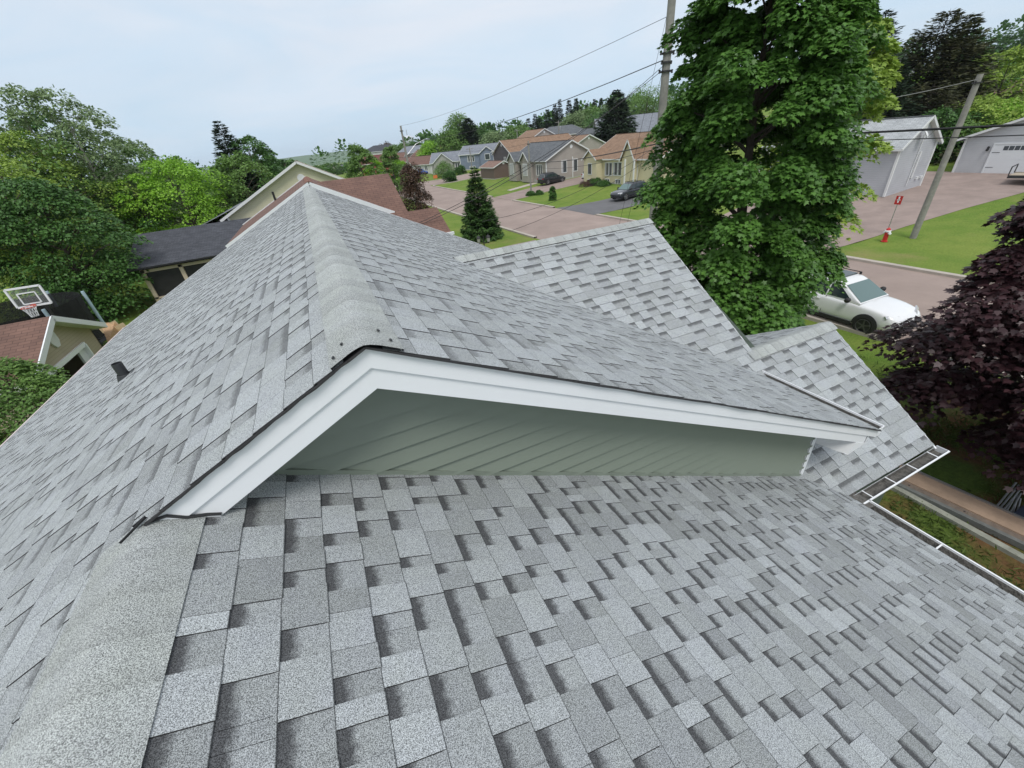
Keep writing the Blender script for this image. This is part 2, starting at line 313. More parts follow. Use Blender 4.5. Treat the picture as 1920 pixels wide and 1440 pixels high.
# ------------------------------------------------------------------ shingled roof planes
def shingles(b, O, C, S, course_range, n, exp=.138, s0=0, seed=1, tone0=0.5, wmin=.055, wmax=.185, tv=1.0, gv=1.0):
    """courses of laminated shingles: O origin at the ridge or eave, C unit vector along the courses, S unit vector up the slope"""
    rg = random.Random(seed); O = Vector(O); C = Vector(C).normalized(); S = Vector(S).normalized(); Nn = C.cross(S)
    if Nn.z < 0: Nn = -Nn; flip = True
    else: flip = False
    for k in range(n):
        sb = s0 + k * exp; c0, c1 = course_range(sb + exp / 2); ov = .012 if k < n - 1 else -.004
        if c1 - c0 < .03: continue
        x = c0; gap = rg.random() < .5; ph = rg.uniform(.6, 1)
        drift = rg.uniform(-.06, .06)
        while x < c1 - 1e-4:
            wd = rg.uniform(wmin, wmax) if not gap else rg.uniform(wmin * .9, wmax * .72)
            x2 = min(x + wd, c1)
            if c1 - x2 < .04: x2 = c1
            t = .55 + tv * (-.55 + rg.choice((.12, .3, .45, .6, .72, .86, .95)) + rg.uniform(-.1, .1) + drift); t = min(1, max(0, t)) * (1 if not gap else .7)
            h = .0045 if gap else .0078
            h2 = .0008 if gap else .0040
            yo = rg.uniform(-.0025, .0025) if not gap else 0.0
            def pt(c, s, hh): return O + C * c + S * s + Nn * hh
            xg = x2; x2 = x2 - .0014; a, bb, cc_, dd = pt(x, sb + yo, h), pt(x2, sb + yo, h), pt(x2, sb + exp + ov, h2), pt(x, sb + exp + ov, h2)
            f = [a, bb, cc_, dd]; gq = gap * gv; cl = [(t, gq, 0, 1), (t, gq, 0, 1), (t, gq, 1, 1), (t, gq, 1, 1)]
            if flip: f = f[::-1]; cl = cl[::-1]
            b.face(f, cl=cl)
            a0, b0 = pt(x, sb + yo, -.004), pt(x2, sb + yo, -.004)
            b.face([a0, b0, bb, a] if not flip else [a, bb, b0, a0], m=1)
            if not gap:
                g0, g1 = pt(x, sb + exp + ov, -.004), pt(x2, sb + exp + ov, -.004)
                b.face([a0, a, dd, g0] if not flip else [g0, dd, a, a0], m=1); b.face([bb, b0, g1, cc_] if not flip else [cc_, g1, b0, bb], m=1)
            x = xg
            # two same-height neighbours now and then, with the hairline butt joint of adjoining shingles
            if rg.random() < .80: gap = not gap
    return b
def ridge_caps(name, P0, P1, left, right, parent, origin, hw=.145, exp=.143, butt_far=True, rise=.007, round_=.03, seed=3, mat_=None, joint=.06):
    """overlapping bent cap shingles from P0 (near) to P1; left/right: unit vectors down the two slopes"""
    rg = random.Random(seed); P0 = Vector(P0); P1 = Vector(P1); d = P1 - P0; Ln = d.length; d.normalize(); left = Vector(left); right = Vector(right)
    b = MB(); n = int(Ln / exp); prof = []
    nl = d.cross(left); nl = nl if nl.z > 0 else -nl; nr = d.cross(right); nr = nr if nr.z > 0 else -nr
    K = 14
    for i in range(K + 1):
        s = -1 + 2 * i / K; a = abs(s); dirn = left if s < 0 else right; nn = nl if s < 0 else nr
        ww = min(1, a / .35); nn2 = (nn * (.5 + .5 * ww) + (nr if s < 0 else nl) * (.5 - .5 * ww)).normalized()
        drop = round_ * max(0, 1 - a / .45) ** 2 * .35
        prof.append((dirn * (a * hw) - Vector((0, 0, 1)) * drop, nn2))
    for k in range(n + 1):
        t = rg.choice((.2, .35, .5, .68, .82, .95)) * .9 + rg.uniform(-.05, .05)
        s0 = k * exp; s1 = min((k + 1) * exp + .01, Ln)
        if s1 - s0 < .02: continue
        hi, lo = rise + .003, .0085
        ha, hb = (lo, hi) if butt_far else (hi, lo)
        A = [P0 + d * s0 + o_ + nn * ha for o_, nn in prof]; B = [P0 + d * s1 + o_ + nn * hb for o_, nn in prof]
        sa, sb_ = (.9, joint) if butt_far else (joint, .9)
        for i in range(K):
            f = [A[i], A[i + 1], B[i + 1], B[i]]; cl = [(t, .12, sa, 1)] * 2 + [(t, .12, sb_, 1)] * 2
            if (f[1] - f[0]).cross(f[2] - f[0]).z < 0: f = f[::-1]; cl = cl[::-1]
            b.face(f, cl=cl)
        E_, hh = (B, hb) if butt_far else (A, ha)
        Z = [p - nn * .012 for p, (o_, nn) in zip(E_, prof)]
        for i in range(K): b.face([E_[i], E_[i + 1], Z[i + 1], Z[i]], m=1 if joint == 0 else 0)
        for i in (0, K):
            z0 = A[i] - prof[i][1] * .014; z1 = B[i] - prof[i][1] * .014; b.face([A[i], B[i], z1, z0], m=1)
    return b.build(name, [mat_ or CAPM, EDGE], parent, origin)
# ------------------------------------------------------------------ our house
HL = (0, 6, -7.5)
our = empty('house', HL, label='house under the camera with light grey shingle roof, sage green gable wall and white trim', cat='house')
def bo(b, name, m, parent=our, **k): return b.build(name, m, parent, HL, **k)
q5 = 1 / math.sqrt(1.25); SL = Vector((q5 * 2 / 2, 0, q5 / 2)).normalized()     # up the left slope
SL = Vector((1, 0, .5)).normalized(); SR = Vector((-1, 0, .5)).normalized(); SW = Vector((0, 1, .5)).normalized()
ZR, RV0, RV1 = -.600, 1.45, 12.62                    # upper ridge height, near rake, far rake
UR = .02
U2, Z2 = -.866, -1.046                              # lower ridge
UE_L, UE_R, UE_R2 = -5.12, 4.52, 4.36               # eaves: left, right of the upper roof, right of the lower roof
WV = 1.76                                           # plane of the green gable wall
# left slope: one plane under both ridges
lenL = (UR - UE_L) * 1.118; nL = int(lenL / .138)
def rl(s):
    u = UE_L + s / 1.118
    return (-5.0, RV1) if u < U2 - .02 else (RV0, RV1)
eL = (UE_L, 0, ZR - .5 * (UR - UE_L))
b = shingles(MB(), eL, (0, 1, 0), SL, rl, nL, seed=11, tv=.5, gv=.62, wmin=.08, wmax=.24); b.face([(UE_L, -5, eL[2] - .006), (U2, -5, Z2 - .006), (U2, RV1, Z2 - .006), (UE_L, RV1, eL[2] - .006)], m=1)
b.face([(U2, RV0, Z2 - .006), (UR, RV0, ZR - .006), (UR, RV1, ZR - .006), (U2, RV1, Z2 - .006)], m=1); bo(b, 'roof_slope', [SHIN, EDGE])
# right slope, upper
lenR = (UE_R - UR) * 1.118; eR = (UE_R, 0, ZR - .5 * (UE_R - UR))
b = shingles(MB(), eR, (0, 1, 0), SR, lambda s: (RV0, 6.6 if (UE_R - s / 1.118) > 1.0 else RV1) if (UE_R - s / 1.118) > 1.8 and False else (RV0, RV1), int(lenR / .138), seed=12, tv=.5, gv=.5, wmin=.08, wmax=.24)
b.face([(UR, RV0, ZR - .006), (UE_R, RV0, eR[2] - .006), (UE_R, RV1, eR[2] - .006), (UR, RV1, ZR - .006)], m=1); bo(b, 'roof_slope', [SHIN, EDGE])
# right slope, lower (foreground)
zE2 = Z2 - .5 * (UE_R2 - U2); eR2 = (UE_R2, 0, zE2); CV = .5 * (UE_R2 - 0) + zE2
def rlow(s):
    u = UE_R2 - s / 1.118; z = zE2 + .5 * (UE_R2 - u)
    return (-5.0, min(WV + .01, 1.40 + (z + 3.66) / WS + .15)) if u > 3.6 else (-5.0, WV + .01)
WS = .56                                            # pitch of the wing towards the camera
b = shingles(MB(), eR2, (0, 1, 0), SR, rlow, 41, seed=13, tv=.82, exp=.1386)
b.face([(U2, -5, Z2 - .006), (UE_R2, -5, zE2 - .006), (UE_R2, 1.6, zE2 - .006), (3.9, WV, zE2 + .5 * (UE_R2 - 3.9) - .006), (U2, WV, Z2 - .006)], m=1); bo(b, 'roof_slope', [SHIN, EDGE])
# the wings: one near slope, two ridges
WE = (0, 1.40, -3.66)
def wz(v): return WE[2] + WS * (v - WE[1])
W1v, W2v = 5.53, 3.10; W1u, W2u = 4.94, 6.29; W2e = 6.0
def rw(s):
    v = WE[1] + s / math.sqrt(1 + WS * WS)
    e = W2e + (W2u - W2e) * min(1, max(0, (v - 1.4) / (W2v - 1.4))) if v < W2v - .03 else 4.72 + (W1u - 4.72) * (v - W2v) / (W1v - W2v)
    st = 2.6 if v < 3 else 1.2
    if v < 2.4: st = 4.36 - (v - 1.4) / 1.0 * 1.4 - .25
    return (st, e)
SW = Vector((0, 1, WS)).normalized(); lw = (W1v - WE[1]) * math.sqrt(1 + WS * WS)
b = shingles(MB(), WE, (1, 0, 0), SW, rw, int(lw / .138), seed=14, wmin=.11, wmax=.27, tv=.5, gv=.8)
for p in ([(3.2, 1.9), (4.36, 1.4), (W2e, 1.4), (W2u, W2v), (2.4, W2v)], [(1.4, W2v), (4.72, W2v), (W1u, W1v), (1.2, W1v)]): b.face([(u, v, wz(v) - .006) for u, v in p], m=1)
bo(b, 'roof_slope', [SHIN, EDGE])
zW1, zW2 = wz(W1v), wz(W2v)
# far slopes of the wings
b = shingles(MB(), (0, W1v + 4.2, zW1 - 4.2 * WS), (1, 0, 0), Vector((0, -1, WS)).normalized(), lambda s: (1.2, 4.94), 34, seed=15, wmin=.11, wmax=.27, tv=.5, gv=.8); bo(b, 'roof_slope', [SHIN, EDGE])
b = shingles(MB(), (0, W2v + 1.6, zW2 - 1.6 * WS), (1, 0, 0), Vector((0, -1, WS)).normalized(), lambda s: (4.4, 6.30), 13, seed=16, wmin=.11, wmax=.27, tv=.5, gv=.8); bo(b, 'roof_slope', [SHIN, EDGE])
# ridge caps
sl_, sr_ = Vector((-1, 0, -.5)).normalized(), Vector((1, 0, -.5)).normalized()
cap = ridge_caps('ridge_cap', (UR, RV0 - .012, ZR + .012), (UR, RV1, ZR + .012), sl_, sr_, our, HL)
for (s, du, dv) in ((-1, .075, .10), (-1, .115, .04), (1, .10, .05), (1, .07, .14)):
    b = MB(); c = Vector((UR + s * du, RV0 + dv, ZR + .012 - abs(du) * .5 + .016)); n_ = Vector((s * .447, 0, .894)); m_ = Matrix.Translation(c) @ n_.to_track_quat('Z', 'Y').to_matrix().to_4x4()
    m_ = m_ @ Matrix.Diagonal((1.3, .8, 1, 1)); P_ = [m_ @ Vector((.008 * math.cos(a), .008 * math.sin(a), z)) for z in (0, .003) for a in [i * math.pi / 4 for i in range(8)]]
    b.face(P_[8:]); [b.face([P_[i], P_[(i + 1) % 8], P_[8 + (i + 1) % 8], P_[8 + i]]) for i in range(8)]; b.build('nail_head', BLACK, cap, HL)

ridge_caps('ridge_cap', (U2, -5, Z2 + .002), (U2, RV0 + .02, Z2 + .002), sl_, sr_, our, HL, seed=5, round_=.03, hw=.174, rise=.005)
wl, wr_ = Vector((0, -1, -WS)).normalized(), Vector((0, 1, -WS)).normalized()
ridge_caps('ridge_cap', (1.55, W1v, zW1 + .01), (4.95, W1v, zW1 + .01), wl, wr_, our, HL, seed=6, butt_far=True, joint=0)
ridge_caps('ridge_cap', (4.62, W2v, zW2 + .01), (6.31, W2v, zW2 + .01), wl, wr_, our, HL, seed=8, butt_far=True, joint=0)
# rake fascia of the gable: upper band, set-back lower band, soffit, shingle edge
def rz(u, left): return ZR - .5 * (UR - u) if left else ZR - .5 * (u - UR)
uL, uRt = -.855, 4.50
b = MB()
def band(b, u0, u1, top, bot, v0, v1, end=0):
    z0, z1 = (ZR - .5 * abs(u0 - UR)), (ZR - .5 * abs(u1 - UR))
    A = [(u0, v0, z0 - top), (u1, v0, z1 - top), (u1 + end, v0, z1 - bot), (u0, v0, z0 - bot)]; B = [(x, v1, z) for x, _, z in A]
    b.face(A if u1 > u0 else A[::-1]); b.face(B[::-1] if u1 > u0 else B)
    for i in range(4): b.face([A[i], B[i], B[(i + 1) % 4], A[(i + 1) % 4]])
band(b, UR, uL, .012, .098, 1.466, 1.486); bevel(bo(b, 'fascia', WHITE), .003, 1)
b = MB(); band(b, UR, uL + .07, .098, .196, 1.478, 1.492); bevel(bo(b, 'fascia', WHITE), .003, 1)
b = MB(); band(b, UR, uRt + .02, .012, .098, 1.466, 1.486); bevel(bo(b, 'fascia', WHITE), .003, 1)
b = MB(); band(b, UR, 4.36, .098, .196, 1.478, 1.492, end=-.0); bevel(bo(b, 'fascia', WHITE), .003, 1)
b = MB()                                            # rake soffit between fascia and wall
for u0, u1 in ((UR, uL + .1), (UR, 4.3)):
    z0, z1 = ZR - .5 * abs(u0 - UR) - .185, ZR - .5 * abs(u1 - UR) - .185
    b.face([(u0, 1.492, z0), (u1, 1.492, z1), (u1, WV, z1), (u0, WV, z0)])
bo(b, 'soffit', WHITE2)
b = MB()                                            # black starter/drip edge under the shingles along the rake
rr = random.Random(4)
for u0, u1 in ((UR, uL - .006), (UR, uRt + .03)):
    n = 26; P_ = []
    for i in range(n + 1):
        u = u0 + (u1 - u0) * i / n; P_.append((u, 1.452 + rr.uniform(-.004, .003), ZR - .5 * abs(u - UR) - .004 + rr.uniform(-.002, .002)))
    for i in range(n): b.bar(P_[i], P_[i + 1], .014, .008)
bo(b, 'drip_edge', EDGE)
b = MB(); b.bar((uL - .0, 1.46, Z2 + .022), (-.925, 1.405, -1.052), .004, .008); b.bar((uL - .0, 1.47, Z2 + .02), (-.89, 1.445, -1.035), .006, .010); bo(b, 'sealant', BLACK)
b = MB(); P_ = [(-.852, 1.462, -1.128), (-.80, 1.462, -1.127), (-.755, 1.464, -1.140), (-.722, 1.47, -1.150), (-.70, 1.475, -1.128), (-.675, 1.475, -1.132), (-.66, 1.475, -1.132)]
P_ = [(x, y, Z2 - .5 * abs(x - U2) + .020 if x > U2 + .1 else Z2 + .0) for x, y, z in P_]; b.tube(P_, .006, 6); bo(b, 'sealant', BLACK)
# the green gable wall: real laps
b = MB(); bot = lambda u: Z2 - .5 * (u - U2)
def wall_strip(z0, z1):
    top0 = lambda z: (UR - (ZR - .19 - z) / .5, UR + (ZR - .19 - z) / .5)
    out = []
    for z in (z0, z1):
        if z > ZR - .19: z = ZR - .19
        l, r = top0(z); l2 = U2 + (Z2 - z) / .5 if z < Z2 else U2
        l = max(l, l2); out.append((l, min(r, 4.0), z))
    return out
z = -3.45
while z < ZR - .19:
    z1 = min(z + .102, ZR - .19); (l0, r0, _), (l1, r1, _) = wall_strip(z, z1)
    l0 -= .12; l1 -= .12; r0 = min(4.0, r0 + .1); r1 = min(4.0, r1 + .02)
    if r1 > l1:
        b.face([(l0, WV - .027, z), (r0, WV - .027, z), (r1, WV - .002, z1), (l1, WV - .002, z1)]); b.face([(l0, WV, z), (r0, WV, z), (r0, WV - .027, z), (l0, WV - .027, z)])
    z += .102
b.face([(-1.0, WV + .02, -1.2), (4.0, WV + .02, -3.6), (4.0, WV + .02, -2.7), (UR, WV + .02, ZR - .15), (-.9, WV + .02, -1.1)])
bo(b, 'gable_wall', GREEN)
b = MB(); b.bar((-.62, WV - .018, bot(-.62) + .018), (3.99, WV - .018, bot(3.99) + .018), .012, .030); bo(b, 'base_trim', GREEN)
b = MB(); b.box((3.965, WV - .022, bot(3.98) + .01), (4.035, WV + .06, ZR - .5 * 3.98 - .17)); b.bar((3.968, WV - .021, bot(3.97)), (3.968, WV - .021, -2.8), .006, .004, m=1); bo(b, 'corner_post', [WHITE, EDGE])
# boxed eave at the right end, upper gutter
zs = ZR - .5 * (4.42 - UR) - .19
b = MB(); A = [(4.20, 1.475, ZR - .5 * (4.20 - UR) - .196), (4.13, 1.475, zs - .03), (4.40, 1.475, zs + .005)]; B = [(x, 1.49, z) for x, y, z in A]; b.face(A); b.face(B[::-1]); [b.face([A[i], A[(i + 1) % 3], B[(i + 1) % 3], B[i]]) for i in range(3)]
b.box((4.12, 1.49, zs - .03), (4.42, 12.3, zs - .022)); b.box((4.42, 1.49, zs - .03), (4.44, 12.3, zs + .17)); b.face([(4.0, WV, zs - .026), (4.0, 12, zs - .026), (4.13, 12, zs - .026), (4.13, WV, zs - .026)]); bo(b, 'soffit', WHITE)
b = MB(); b.face([(4.20, 1.478, ZR - .5 * (4.20 - UR) - .19), (4.13, 1.478, zs - .03), (4.04, 1.76, zs - .03), (4.04, 1.76, ZR - .5 * (4.04 - UR) - .19)]); bo(b, 'eave_return', WHITE2)
DEBR = mat('gutter_debris', (.13, .125, .115), .95, var=.6, scale=25, bump=1, bscale=60)
GUT = mat('gutter_inside', (.11, .10, .095), .8, var=.4, scale=14)
def gutter(P0, P1, outv, name='gutter', w_=.115, h_=.10, hang=.6, full=True, z0=None):
    """open channel from P0 to P1 (top inner edge), outv: unit vector pointing out from the eave"""
    P0 = Vector(P0); P1 = Vector(P1); o = Vector(outv); d = (P1 - P0).normalized(); Z = Vector((0, 0, 1)); b = MB(); i_ = MB()
    def strip(bb, a, c, th=.003): 
        A, B, C_, D_ = P0 + a, P1 + a, P1 + c, P0 + c; nn = (B - A).cross(D_ - A).normalized() * th
        bb.face([A, B, C_, D_]); bb.face([A + nn, B + nn, C_ + nn, D_ + nn][::-1])
    strip(b, o * w_, o * w_ * .75 - Z * h_); strip(b, o * w_ * .75 - Z * h_, -Z * h_); strip(b, -Z * h_, Vector((0, 0, 0)))
    b.bar(P0 + o * (w_ + .006), P1 + o * (w_ + .006), .016 if w_ > .1 else .011, .014)
    for Pq in (P0, P1): b.face([Pq, Pq + o * w_, Pq + o * w_ * .75 - Z * h_, Pq - Z * h_])
    b.bar(P0, P0 + o * w_, .006, .012); b.bar(P1, P1 + o * w_, .006, .012)
    g = bo(b, name, WHITE)
    strip(i_, -Z * (h_ * .72), o * w_ * .9 - Z * (h_ * .72)); strip(i_, o * w_ * .96 - Z * .012, o * w_ * .76 - Z * h_ * .9); strip(i_, o * .004 - Z * .01, o * .004 - Z * h_); i_.build('debris', DEBR, g, HL)
    L_ = (P1 - P0).length; n = max(1, int(L_ / hang))
    for k in range(n):
        c = P0 + d * (L_ * (k + .5) / n); hb = MB(); hb.bar(c - Z * .004, c + o * w_ - Z * .004, .013, .005); hb.build('hanger', WHITE, g, HL)
    return g
g1 = gutter((4.37, 1.385, -3.675), (6.04, 1.385, -3.675), (0, -1, 0), hang=.40)
g2 = gutter((4.375, 1.27, -3.675), (4.375, -5, -3.675), (1, 0, 0), hang=1.1)
g3 = gutter((4.535, 1.47, eR[2] - .006), (4.535, 5.0, eR[2] - .006), (1, 0, 0), w_=.08, hang=3)
bb_ = MB(); bb_.face([(4.34, 1.2, -3.655), (4.53, 1.2, -3.70), (4.53, 1.45, -3.70), (4.34, 1.45, -3.655)][::-1]); bb_.build('valley_debris', DEBR, our, HL)
# left eave drip edge, fascias and wall masses
b = MB(); b.bar((UE_L - .012, -5, eL[2] + .002), (UE_L - .012, RV1, eL[2] + .002), .02, .02); b.box((UE_L - .01, -5, eL[2] - .2), (UE_L + .02, RV1, eL[2] - .012)); bo(b, 'fascia', mat('pinkish_trim', (.62, .54, .52), .5))
for a_, c_ in (((UR, RV1, ZR - .005), (UE_L, RV1, eL[2] - .005)), ((UR, RV1, ZR - .005), (UE_R, RV1, eR[2] - .005))): b = MB(); b.bar(Vector(a_) + Vector((0, .02, -.08)), Vector(c_) + Vector((0, .02, -.08)), .02, .17); bo(b, 'fascia', WHITE)
b = MB(); b.bar((W1u, W1v, zW1 - .09), (4.72, W2v, zW2 - .09), .02, .15); b.bar((W1u, W1v, zW1 - .09), (W1u, W1v + 4.2, zW1 - 4.2 * WS - .09), .02, .15); bo(b, 'fascia', WHITE)
b = MB(); b.bar((W2u, W2v, zW2 - .09), (W2e, 1.4, wz(1.4) - .09), .02, .15); b.bar((W2u, W2v, zW2 - .09), (W2u, W2v + 1.6, zW2 - 1.6 * WS - .09), .02, .15); bo(b, 'fascia', WHITE)
SAGE = siding('sage_lap_siding', (.235, .285, .235), .102, axis=2)
b = MB()
for x0, y0, x1, y1, zt in ((-4.75, 1.8, 3.98, 12.3, -3.35), (-4.75, -4.8, 3.93, 1.8, -3.75), (3.98, 1.8, 5.7, 4.4, -3.8), (3.98, 4.4, 4.9, 9.6, -4.6)): b.box((x0, y0, -7.6), (x1, y1, zt))
def prism(b, pts, v0, v1):
    b.face([(u, v0, z) for u, z in pts]); b.face([(u, v1, z) for u, z in pts][::-1])
prism(b, [(-4.75, -3.35), (3.98, -3.35), (3.98, -2.75), (UR, ZR - .1), (-4.75, -3.15)], 12.28, 12.3)
for (vv0, vv1, uu, zt) in ((1.5, 4.7, 5.7, zW2), (2.2, 9.3, 4.9, zW1)):
    vm = W2v if uu == 5.7 else W1v
    b.face([(uu, vv0, wz(vv0) - .08), (uu, vm, zt - .08), (uu, vv1, zt - WS * (vv1 - vm) - .08), (uu, vv1, -5), (uu, vv0, -5)])
bo(b, 'wall', SAGE)
# plumbing vent
vp = (-2.24, 4.96, -1.74)
b = MB(); b.lathe([(.045, -.12), (.045, .17), (.040, .17), (.040, .05)], vp, 18); b.lathe([(.085, -.05), (.070, .0), (.058, .04), (.053, .05)], vp, 18)
b.face([Vector(vp) + Vector(p) for p in ((-.12, -.10, -.045), (.10, -.10, .065), (.10, .10, .065), (-.12, .10, -.045))]); bo(b, 'vent_pipe', mat('dark_vent', (.03, .032, .036), .5), smooth=False)
# ------------------------------------------------------------------ houses
RB = roofmat('brown_shingles', (.185, .105, .08), (.145, .082, .065), bw=.33, rh=.145)
RO = roofmat('tan_shingles', (.27, .175, .115), (.22, .14, .092), bw=.5, rh=.3)
RT = roofmat('golden_brown_shingles', (.27, .16, .085), (.19, .115, .065), bw=.33, rh=.145)
RD = roofmat('charcoal_shingles', (.042, .046, .056), (.075, .08, .095), bw=.33, rh=.145)
RG = roofmat('dark_grey_roof', (.10, .11, .12), (.13, .14, .15), bw=.5, rh=.3)
RL = roofmat('pale_grey_roof', (.38, .40, .41), (.44, .46, .47), bw=.4, rh=.16)
RGB = roofmat('slate_grey_roof', (.22, .24, .27), (.19, .205, .235), bw=.5, rh=.3)
CREAM = siding('cream_siding', (.62, .56, .37), .12); BEIGE = siding('beige_siding', (.36, .325, .295), .12); DARKB = siding('dark_plum_siding', (.085, .07, .075), .12)
BLUEG = siding('blue_grey_siding', (.19, .225, .30), .12); TAN = siding('tan_siding', (.42, .36, .265), .12); LGREY = siding('light_grey_siding', (.44, .45, .48), .16, dark=.78)
PALE = siding('pale_siding', (.58, .58, .56), .12); YELL = siding('pale_yellow_siding', (.60, .57, .40), .13, dark=.85); RED = siding('red_siding', (.30, .075, .06), .12)
LBLUE = siding('pale_blue_siding', (.40, .47, .56), .12); BRICK = siding('brick_wall', (.26, .10, .07), .08); FOUND = mat('foundation', (.40, .39, .37), .9, var=.1)
DOORW = mat('white_door', (.72, .74, .76), .4, var=.02)
def roof_quad(b, p0, p1, p2, p3, th=.05):              # p0->p1 along the eave, p3/p2 above them
    p0, p1, p2, p3 = map(Vector, (p0, p1, p2, p3)); c = (p1 - p0).normalized(); n = (p1 - p0).cross(p3 - p0).normalized(); s = n.cross(c)
    uv = [((p - p0).dot(c), (p - p0).dot(s)) for p in (p0, p1, p2, p3)]
    if n.z < 0: b.face([p3, p2, p1, p0], uv=uv[::-1])
    else: b.face([p0, p1, p2, p3], uv=uv)
def window(root, face, a, z, w_, h_, W, D, grid=2, cur=True, name='window'):
    """face: F (-y), K (+y), L (-x), R (+x); a: position along the face, z: centre height"""
    def M(x, y, zz, out):                               # x along, out from the wall
        if face == 'F': return (x, -D / 2 - out, zz)
        if face == 'K': return (-x, D / 2 + out, zz)
        if face == 'L': return (-W / 2 - out, -x, zz)
        return (W / 2 + out, x, zz)
    def bx(b, x0, x1, z0, z1, o0, o1):
        A = [M(x0, 0, z0, o1), M(x1, 0, z0, o1), M(x1, 0, z1, o1), M(x0, 0, z1, o1)]; B = [M(x0, 0, z0, o0), M(x1, 0, z0, o0), M(x1, 0, z1, o0), M(x0, 0, z1, o0)]
        b.face(A)
        for i in range(4): b.face([B[i], B[(i + 1) % 4], A[(i + 1) % 4], A[i]])
    t = .09; b = MB(); x0, x1, z0, z1 = a - w_ / 2, a + w_ / 2, z - h_ / 2, z + h_ / 2
    bx(b, x0 - t, x1 + t, z1, z1 + t, 0, .05); bx(b, x0 - t, x1 + t, z0 - t, z0, 0, .05); bx(b, x0 - t, x0, z0, z1, 0, .05); bx(b, x1, x1 + t, z0, z1, 0, .05)
    for k in range(1, grid): xm = x0 + w_ * k / grid; bx(b, xm - .03, xm + .03, z0, z1, 0, .045)
    f = b.build(name, WHITE2, root); p = MB(); bx(p, x0, x1, z0, z1, 0, .012); p.build('pane', GLASS, f)
    if cur:
        for k in range(grid):
            c = MB(); xa = x0 + w_ * k / grid + .04; xb = x0 + w_ * (k + 1) / grid - .04; bx(c, xa, xa + (xb - xa) * .28, z0 + .03, z1 - .03, .012, .018); c.build('curtain', CURT, f)
    return f
def door(root, face, a, w_, h_, W, D, z0=0, m=None, garage=False):
    b = MB()
    def M(x, zz, out):
        return {'F': (x, -D / 2 - out, zz), 'K': (-x, D / 2 + out, zz), 'L': (-W / 2 - out, -x, zz), 'R': (W / 2 + out, x, zz)}[face]
    def bx(b, x0, x1, za, zb, o1):
        A = [M(x0, za, o1), M(x1, za, o1), M(x1, zb, o1), M(x0, zb, o1)]; B = [M(x0, za, 0), M(x1, za, 0), M(x1, zb, 0), M(x0, zb, 0)]; b.face(A)
        for i in range(4): b.face([B[i], B[(i + 1) % 4], A[(i + 1) % 4], A[i]])
    bx(b, a - w_ / 2, a + w_ / 2, z0, z0 + h_, .03)
    for s in (-1, 1): bx(b, a + s * (w_ / 2 + .05) - .05, a + s * (w_ / 2 + .05) + .05, z0, z0 + h_ + .1, .06)
    bx(b, a - w_ / 2, a + w_ / 2, z0 + h_, z0 + h_ + .1, .06)
    if garage:
        for k in range(1, 4): bx(b, a - w_ / 2, a + w_ / 2, z0 + h_ * k / 4 - .008, z0 + h_ * k / 4 + .008, .034)
    d = b.build('garage_door' if garage else 'door', m or DOORW, root)
    if garage:
        for s in (-1, 1):
            for k in range(4):
                p = MB(); xc = a + s * w_ * .25 + (k - 1.5) * .33; bx(p, xc - .14, xc + .14, z0 + h_ * .80, z0 + h_ * .94, .04); p.build('pane', GLASS, d)
            hb = MB(); bx(hb, a + s * w_ * .46 - .28, a + s * w_ * .46 + .28, z0 + h_ * .72, z0 + h_ * .735, .042); hb.build('hinge', BLACK, d)
            hb = MB(); bx(hb, a + s * w_ * .46 - .28, a + s * w_ * .46 + .28, z0 + h_ * .22, z0 + h_ * .235, .042); hb.build('hinge', BLACK, d)
            hb = MB(); bx(hb, a + s * .07 - .015, a + s * .07 + .015, z0 + h_ * .44, z0 + h_ * .54, .06); hb.build('handle', BLACK, d)
    else:
        hb = MB(); bx(hb, a + w_ * .36, a + w_ * .36 + .04, z0 + 1.0, z0 + 1.08, .08); hb.build('handle', BLACK, d)
    return d
